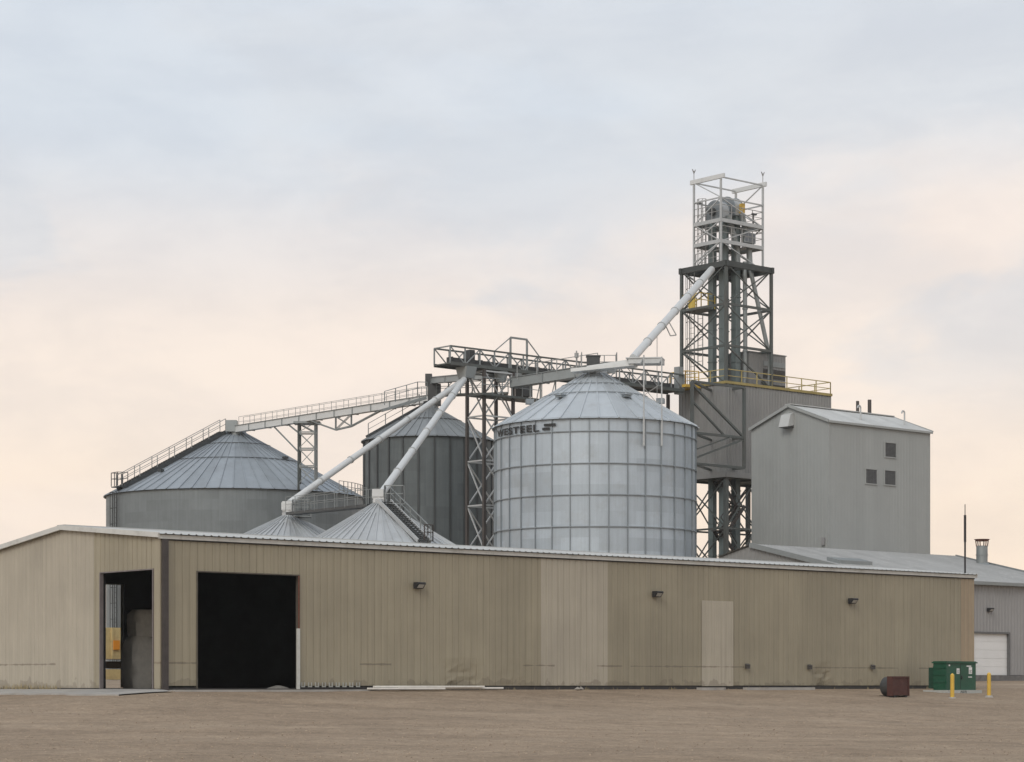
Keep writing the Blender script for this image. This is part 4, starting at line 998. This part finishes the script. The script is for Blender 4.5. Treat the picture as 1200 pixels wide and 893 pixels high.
# braced tower carrying the end of the bridge
st = thing('support_tower', 'slim braced steel support tower under the left end of the bridge', 'tower', E(-19.5, 3.6, .3))
SA, SBb = (-20.8, -18.2), (2.75, 4.55)
for a in SA:
    for b in SBb:
        q = MB(); q.bar(E(a, b, -.2), E(a, b, 21.56), .19); q.build('leg', 'brown_steel', st)
q = MB(); lv = [.2 + 3.04 * k for k in range(8)]
for z0, z1 in zip(lv, lv[1:]):
    for p0, p1 in (((SA[0], SBb[0]), (SA[1], SBb[0])), ((SA[0], SBb[1]), (SA[1], SBb[1])), ((SA[0], SBb[0]), (SA[0], SBb[1])), ((SA[1], SBb[0]), (SA[1], SBb[1]))):
        q.bar(E(*p0, z1), E(*p1, z1), .10); q.bar(E(*p0, z0), E(*p1, z1), .08)
        if p0[0] != p1[0]: q.bar(E(*p1, z0), E(*p0, z1), .08)
q.build('bracing', 'pale_steel', st)
q = MB(); q.box(E(-21.4, 2.2, 19.75), U * 5.4, V * 1.6, Z * .14); q.build('landing', 'green_steel', st)
q = MB(); q.rail([E(-21.4, 2.25, 19.9), E(-16.0, 2.25, 19.9)], 1.05, .9, .05); q.bar(E(-16.2, 2.3, 19.7), E(-18.2, 2.75, 18.0), .09); q.build('landing_rail', 'galv_steel', st)
q = MB()
for a in (-17.6, -18.9): q.tube(E(a, 3.2, 20.9), E(a, 3.2, 21.6), .32, .5, n=14)
q.build('transfer_hopper', 'conveyor', st)
q = MB(); q.box(E(-17.1, 3.0, 20.1), U * .9, V * .8, Z * 1.2); q.build('transfer_box', 'drum', st)

def casing(name, label, a, b, w, h, m_, parts=True, rail=None, cat='conveyor', ends=True):
    t = thing(name, label, cat, (a + b) / 2)
    q = MB(); q.bar(a, b, w, h); q.build('trough', m_, t)
    d = (b - a).normalized(); q = MB(); n = int((b - a).length / 2.4)
    s_ = d.cross(Z).normalized(); upv = s_.cross(d)
    for k in range(n + 1): c = a.lerp(b, k / n); q.bar(c - d * .04, c + d * .04, w + .1, h + .1)
    q.bar(a + upv * (h / 2 + .03), b + upv * (h / 2 + .03), w + .14, .05)
    q.build('flanges', 'galv_steel', t)
    if rail:
        q = MB(); q.rail([a + s_ * (w / 2 + .5) * rail + Z * (h / 2 - .1), b + s_ * (w / 2 + .5) * rail + Z * (h / 2 - .1)], .95, 1.7, .03)
        q.rail([a + s_ * (w / 2 + .05) * rail + Z * (h / 2 - .1), b + s_ * (w / 2 + .05) * rail + Z * (h / 2 - .1)], .95, 1.7, .03); q.build('handrail', 'rail', t)
        q = MB(); q.bar(a + s_ * (w / 2 + .28) * rail + Z * (h / 2 - .14), b + s_ * (w / 2 + .28) * rail + Z * (h / 2 - .14), .55, .07); q.build('walkway', 'galv_steel', t)
    return t
# from the weathered silo to the dark silo
a_, b_2 = at(276, 503.5, 191), at(506, 467.5, 170.5)
cL = casing('conveyor', 'long pale enclosed conveyor with handrail from the widest silo to the dark silo', a_, b_2, .55, .50, 'white_pipe', rail=-1)
q = MB(); q.box(a_ + Vector((-.75, -.5, -.2)), Vector((.9, 0, 0)), Vector((0, 1, 0)), Z * .95); q.build('head_box', 'conveyor', cL)
q = MB(); q.tube(a_ - Z * .85, a_ - Z * .2, .35, n=14); q.build('outlet', 'conveyor', cL)
q = MB(); dd = (b_2 - a_)
def on(px):
    k = (px - 276) / (506 - 276.0); return a_.lerp(b_2, k)
lo1, lo2 = on(400) - Z * 1.25, on(418) - Z * 1.15
for sh_ in (-.35, .35):
    o_ = Vector((0, sh_, 0)); q.bar(on(372) + o_ - Z * .3, lo1 + o_, .07); q.bar(lo1 + o_, lo2 + o_, .07); q.bar(lo2 + o_, on(452) + o_ - Z * .25, .07)
    q.bar(lo1 + o_, on(400) + o_ - Z * .2, .07); q.bar(lo2 + o_, on(418) + o_ - Z * .2, .07); q.bar(lo1 + o_, on(418) + o_ - Z * .2, .05); q.bar(lo2 + o_, on(400) + o_ - Z * .2, .05)
q.build('underslung_bracing', 'galv_steel', cL)
# head housing on the dark silo
q = MB(); o_ = MC.xy.to_3d()
q.box(o_ + Vector((-.05, -.6, ma + .3)), Vector((.95, 0, 0)), Vector((0, 1.0, 0)), Z * 1.55); q.box(o_ + Vector((-.25, -.55, ma + 1.75)), Vector((.5, 0, 0)), Vector((0, .8, 0)), Z * .85)
q.tube(o_ + Z * (ma + .1), o_ + Z * (ma + .6), .5, .4, n=16); q.build('peak_housing', 'drum', tM)
q = MB(); q.box(o_ + Vector((.5, -.9, ma + .95)), Vector((5.4, -1.2, 0)), Vector((0, 1.1, 0)), Z * .10); q.rail([o_ + Vector((.6, -.9, ma + 1.05)), o_ + Vector((5.9, -2.1, ma + 1.05))], 1.0, .9, .045); q.rail([o_ + Vector((.6, .2, ma + 1.05)), o_ + Vector((5.9, -1.0, ma + 1.05))], 1.0, .9, .045)
for k in range(5): x = .9 + k * 1.1; q.bar(o_ + Vector((x, -.95 - x * .2, ma + 1.0)), o_ + Vector((x + 1.0, -.95 - (x + 1) * .2, ma + 2.0)), .04)
q.build('peak_walkway', 'green_steel', tM)
q = MB(); q.rail([o_ + Vector((-3.2, -1.6, ma + .15)), o_ + Vector((-.8, -.8, ma + .95)), o_ + Vector((-.1, -.7, ma + .95))], 1.0, .8, .05); q.bar(o_ + Vector((-3.4, -1.5, ma - .25)), o_ + Vector((-.2, -.6, ma + .8)), .5, .2); q.build('peak_stair', 'galv_steel', tM)
# pylon on the roof edge of the weathered silo
pk = on(360); pyl = thing('conveyor_pylon', 'small lattice pylon standing on the widest silo roof under the conveyor', 'pylon', Vector((pk.x, pk.y, le)))
xs_ = (at(350, 0, 183).x, at(369.5, 0, 183).x); ys_ = (182.9, 184.3); ztop = pk.z - .35
q = MB()
for x in xs_:
    for y in ys_:
        r = math.hypot(x - LC.x, y - LC.y); zb_ = (rzL(r) if r < LR + .2 else rzL(LR) - .1)
        l_ = MB(); l_.bar((x, y, zb_ - .02), (x, y, ztop), .13); l_.build('leg', 'galv_steel' if x == xs_[1] else 'green_steel', pyl)
zz = [le + .5, le + 1.9, le + 3.3, le + 4.6, ztop]
for z0, z1 in zip(zz, zz[1:]):
    for y in ys_: q.bar((xs_[0], y, z1), (xs_[1], y, z1), .10); q.bar((xs_[0], y, z1), (xs_[1], y, z0), .08)
    for x in xs_: q.bar((x, ys_[0], z1), (x, ys_[1], z1), .1)
    q.bar((xs_[1], ys_[0], z1), (xs_[0], ys_[0], z0), .05)
q.bar((xs_[0], ys_[0], le + 3.0), on(326) - Z * .3, .09)
q.bar((xs_[0], ys_[0], ztop - .8), on(343) - Z * .25, .1)
q.build('bracing', 'galv_steel', pyl)
q = MB(); q.bar((xs_[0] - .4, 183.4, ztop + .02), (xs_[1] + .4, 183.4, ztop + .02), 1.5, .16); q.build('saddle', 'galv_steel', pyl)

# short conveyor from the bridge to the dark silo, and one to the bright silo
casing('conveyor', 'short grey conveyor between the dark silo head and the support tower', at(509, 446, 169.5), at(577, 440, 158.6), .5, .42, 'conveyor')
c2 = casing('conveyor', 'grey conveyor channel rising to the peak of the bright silo', at(602, 449, 156.8), at(716, 431, 151.5), .7, .62, 'conveyor', rail=None)
q = MB(); a3, b3 = at(606, 449, 156.2), at(700, 434.5, 151.6); q.rail([a3 + Vector((0, -.5, .2)), b3 + Vector((0, -.5, .2))], .9, 1.6, .045, mid=False); q.build('handrail', 'rail', c2)
q = MB()
for px in (622, 634, 652):
    k = (px - 602) / 114.0; p = at(602, 449, 156.8).lerp(at(716, 431, 151.5), k); x, y = p.x, p.y; r = math.hypot(x - CC.x, y - CC.y)
    zb_ = rzC(r) if r < CR else ce - 3
    q.bar(p - Z * .2, Vector((x, y, zb_)), .07)
    if px > 622: q.bar(p - Z * .2, Vector((x - .8, y + .4, zb_ - .2 if r < CR else zb_)), .05)
q.build('props', 'galv_steel', c2)

# covered chute over the bright silo with hanging vent pipes
ch = thing('roof_chute', 'flat pale covered chute over the peak of the bright silo', 'chute', at(725, 430, 149))
a4, b4, c4 = at(671, 435, 149.0), at(745, 427.5, 147.9), at(777, 423.5, 147.4)
q = MB(); q.bar(a4, b4, 1.1, .22); q.bar(at(690, 433, 148.9), at(748, 424, 147.9), .9, .35); q.build('chute', 'white_pipe', ch)
q = MB(); q.bar(at(738, 424, 147.9), c4, 1.2, .38); q.bar(at(735, 421, 147.9), at(777.5, 420.5, 147.4), 1.3, .07); q.build('end_hood', 'pale_steel', ch)
for px, Yp in ((750.8, 147.2), (772.2, 147.9)):
    p = at(px, 427, 147.4); q = MB(); th = math.asin((px - 697.5) / 117.5); yw = CC.y - CR * math.cos(th) - .28
    top_ = Vector((p.x, yw, p.z + .1)); zbot = ZC + (HY - 522.5) / F * yw
    q.tube(top_, Vector((p.x, yw, zbot)), .045, n=10); q.tube(Vector((p.x, yw, ce + .1)), Vector((p.x, yw, zbot)), .075, n=10)
    for zz_ in (ce - .25, zbot + .3): q.bar(Vector((p.x, yw, zz_)), Vector((p.x, yw + .3, zz_)), .07)
    q.bar(Vector((p.x, yw, p.z - .1)), Vector((p.x, 147.6, p.z - .02)), .1); q.build('hanging_pipe', 'pale_steel', ch)
q = MB()
x1_, x2_ = at(750.8, 0, 148).x, at(772.2, 0, 148).x
q.bar(at(752, 465, 148.2), at(771, 452, 148.2), .04); q.bar(at(735, 431, 148.3), at(772, 475, 148.3), .04); q.bar(at(772, 470, 148.2), at(750, 478, 148.2), .04); q.build('pipe_ties', 'rail', ch)

def spout(label, a, b, r, m_='white_pipe', fl=6, brackets=()):
    t = thing('grain_spout', label, 'spout', b, 'grain spouts')
    q = MB(); q.tube(a, b, r, n=20); q.build('pipe', m_, t, True)
    q = MB(); L_ = (b - a).length; d = (b - a).normalized()
    for k in range(1, fl): c = a.lerp(b, k / fl); q.tube(c - d * .05, c + d * .05, r + .045, n=20)
    q.build('flange', 'pale_steel', t, True)
    return t
s1_ = spout('fat pale spout slanting from the tower down to the bright silo', at(834, 316, 167.5), at(742, 419.5, 148.6), .26)
q = MB(); k = at(834, 316, 167.5).lerp(at(742, 419.5, 148.6), .62); q.bar(k - Z * .2, k + Vector((.35, 0, -.95)), .07); q.bar(k + Vector((.25, 0, 0)), k + Vector((.75, 0, -.9)), .07); q.bar(k + Vector((.35, 0, -.95)), k + Vector((.75, 0, -.9)), .07); q.build('bracket', 'rail', s1_)
q = MB(); k2 = at(770, 390, 153.5); q.bar(k2, Vector((k2.x, k2.y, rzC(min(CR, math.hypot(k2.x - CC.x, k2.y - CC.y))) if math.hypot(k2.x - CC.x, k2.y - CC.y) < CR else ce)), .03); q.build('stay_rod', 'rail', s1_)
spout('white spout running far left from the bridge to the smaller farther cone', at(541, 447, 154.6), at(339.5, 589, 141), .20)
spout('white spout running steeply from the bridge to the nearer small cone', at(543.5, 445, 154.4), at(446.5, 579, 128), .21)
for S_, px, py, Y in ((tA, 338, 592, 141), (tB, 445, 581, 128)):
    o_ = at(px, py, Y); q = MB(); q.box(o_ + Vector((-.35, -.32, -.4)), Vector((.62, 0, 0)), Vector((0, .64, 0)), Z * .62); q.box(o_ + Vector((-.42, -.2, -.15)), Vector((.16, 0, 0)), Vector((0, .4, 0)), Z * .3); q.build('spout_receiver', 'white_pipe', S_)
# catwalk between the two cones
wa, wb = at(342, 602, 140.2), at(437, 592.5, 128.8)
wk = thing('cone_catwalk', 'dark narrow catwalk with railings linking the two small cone roofs', 'catwalk', (wa + wb) / 2)
q = MB(); q.bar(wa, wb, .8, .16); q.build('deck', 'stiff_d', wk)
d = (wb - wa).normalized(); s_ = d.cross(Z).normalized(); q = MB()
for k in (-.4, .4): q.rail([wa + s_ * k, wb + s_ * k], 1.0, 1.6, .028)
q.build('handrail', 'galv_steel', wk)

# ------------------------------------------------------------------ smoky air
q = MB(); q.box((-320, -60, -3.2), (640, 0, 0), (0, 460, 0), (0, 0, 45.0))
hm = bpy.data.materials.new('haze_air'); hm.use_nodes = True; hn = hm.node_tree; hn.nodes.clear()
ho = hn.nodes.new('ShaderNodeOutputMaterial'); hv = hn.nodes.new('ShaderNodeVolumePrincipled')
hv.inputs['Density'].default_value = HAZE; hv.inputs['Color'].default_value = (.95, .94, .92, 1); hv.inputs['Anisotropy'].default_value = .2
hn.links.new(hv.outputs[0], ho.inputs['Volume'])
structure(q.build('haze', hm), 'stuff')

# ------------------------------------------------------------------ sky, sun, camera
SUN_EL, SUN_AZ = math.radians(36), math.radians(203)    # azimuth clockwise from +Y (the way the camera looks): the left, camera side
wld = bpy.data.worlds.new('World'); scene.world = wld; wld.use_nodes = True
nt = wld.node_tree; N = nt.nodes; L = nt.links; bg = N['Background']; bg.inputs['Strength'].default_value = .1
sky = N.new('ShaderNodeTexSky'); sky.sky_type = 'NISHITA'; sky.sun_disc = False; sky.sun_elevation = SUN_EL; sky.sun_rotation = SUN_AZ; sky.dust_density = 3.5
tc = N.new('ShaderNodeTexCoord'); sep = N.new('ShaderNodeSeparateXYZ'); L.new(tc.outputs['Generated'], sep.inputs[0])
def ramp(v, stops):
    r = N.new('ShaderNodeValToRGB'); L.new(v, r.inputs[0]); e = r.color_ramp.elements; r.color_ramp.interpolation = 'EASE'
    e[0].position, e[0].color = stops[0][0], (*stops[0][1], 1); e[1].position, e[1].color = stops[-1][0], (*stops[-1][1], 1)
    for p, c in stops[1:-1]: k = e.new(p); k.color = (*c, 1)
    return r.outputs[0]
def nz(scale, det, ro, sc, loc=(0, 0, 0), rot=(0, 0, 0), dist=0.0):
    mp = N.new('ShaderNodeMapping'); mp.inputs['Scale'].default_value = sc; mp.inputs['Location'].default_value = loc; mp.inputs['Rotation'].default_value = rot; L.new(tc.outputs['Generated'], mp.inputs[0])
    n = N.new('ShaderNodeTexNoise'); n.inputs['Scale'].default_value = scale; n.inputs['Detail'].default_value = det; n.inputs['Roughness'].default_value = ro; n.inputs['Distortion'].default_value = dist
    L.new(mp.outputs[0], n.inputs['Vector']); return n.outputs['Fac']
def mr(v, a, b, c, d):
    r = N.new('ShaderNodeMapRange'); r.interpolation_type = 'SMOOTHSTEP'; L.new(v, r.inputs[0])
    for i, k in enumerate((a, b, c, d)): r.inputs[i + 1].default_value = k
    return r.outputs[0]
def mixc(f, a, b, mode='MIX'):
    m = N.new('ShaderNodeMix'); m.data_type = 'RGBA'; m.blend_type = mode
    for i, k in ((0, f), (6, a), (7, b)):
        if isinstance(k, (int, float)): m.inputs[i].default_value = k
        elif isinstance(k, tuple): m.inputs[i].default_value = (*k, 1)
        else: L.new(k, m.inputs[i])
    return m.outputs[2]
def mth(op, a, b):
    x = N.new('ShaderNodeMath'); x.operation = op
    for i, k in enumerate((a, b)):
        if isinstance(k, (int, float)): x.inputs[i].default_value = k
        else: L.new(k, x.inputs[i])
    return x.outputs[0]
# overcast: cream at the horizon, lavender grey overhead, with soft thin banks
grad = ramp(sep.outputs[2], [(0, (.885, .715, .565)), (.07, (.895, .75, .62)), (.13, (.87, .755, .66)), (.19, (.79, .715, .665)), (.245, (.665, .69, .72)), (.30, (.615, .665, .73)), (1.0, (.56, .59, .64))])
bank = nz(3.2, 5, .5, (1, .4, 2.6), (1.7, .3, .45), (0, math.radians(8), 0), .3)
c = mixc(mth('MULTIPLY', mr(bank, .45, .60, 0, .7), mr(sep.outputs[2], .15, .235, 0, 1)), grad, (.605, .655, .715))
lite = nz(4.1, 5, .55, (1, .4, 2.2), (4.3, 1.1, 2.2), (0, math.radians(-6), 0), .3)
c = mixc(mth('MULTIPLY', mr(lite, .48, .63, 0, .65), mr(sep.outputs[2], .19, .25, 1, .12)), c, (.87, .755, .67))
puff = nz(7.5, 6, .55, (1, .4, 2.3), (8.3, 2.1, 5.2), (0, math.radians(10), 0), .4)
c = mixc(mth('MULTIPLY', mr(puff, .49, .63, 0, .5), mr(sep.outputs[2], .10, .15, 0, 1)), c, (.605, .63, .665))
fine = nz(13, 7, .6, (1, .5, 2.6), (.3, 2, 1), (0, math.radians(12), 0), .3)
f2 = N.new('ShaderNodeMix'); f2.data_type = 'RGBA'
c = mixc(1.0, c, ramp(fine, [(.3, (.95, .955, .965)), (.7, (1.045, 1.04, 1.03))]), 'MULTIPLY')
sc10 = N.new('ShaderNodeVectorMath'); sc10.operation = 'SCALE'; sc10.inputs['Scale'].default_value = 12.0; L.new(c, sc10.inputs[0])
fin = mixc(.90, sky.outputs[0], sc10.outputs[0])
L.new(fin, bg.inputs['Color'])

sl_ = bpy.data.lights.new('sun', 'SUN'); sl_.energy = 1.25; sl_.angle = math.radians(28); sl_.color = (1, .95, .88)
so = bpy.data.objects.new('sun', sl_); COL.objects.link(so)
dirv = Vector((math.sin(SUN_AZ) * math.cos(SUN_EL), math.cos(SUN_AZ) * math.cos(SUN_EL), math.sin(SUN_EL)))
so.rotation_euler = dirv.to_track_quat('Z', 'Y').to_euler(); so.location = (-40, -20, 60)

cam = bpy.data.cameras.new('camera'); co = bpy.data.objects.new('camera', cam); COL.objects.link(co); scene.camera = co
cam.sensor_width = 36; cam.sensor_fit = 'HORIZONTAL'; cam.lens = F * 36 / 1200; cam.shift_y = (HY - 446.5) / 1200; cam.clip_start = .5; cam.clip_end = 12000
co.location = (0, 0, ZC); co.rotation_euler = (PI / 2, 0, 0)
vs = scene.view_settings; vs.view_transform = 'Standard'; vs.look = 'None'; vs.exposure = 0; vs.gamma = 1; vs.use_curve_mapping = False
scene.render.engine = 'CYCLES'; scene.cycles.max_bounces = 6
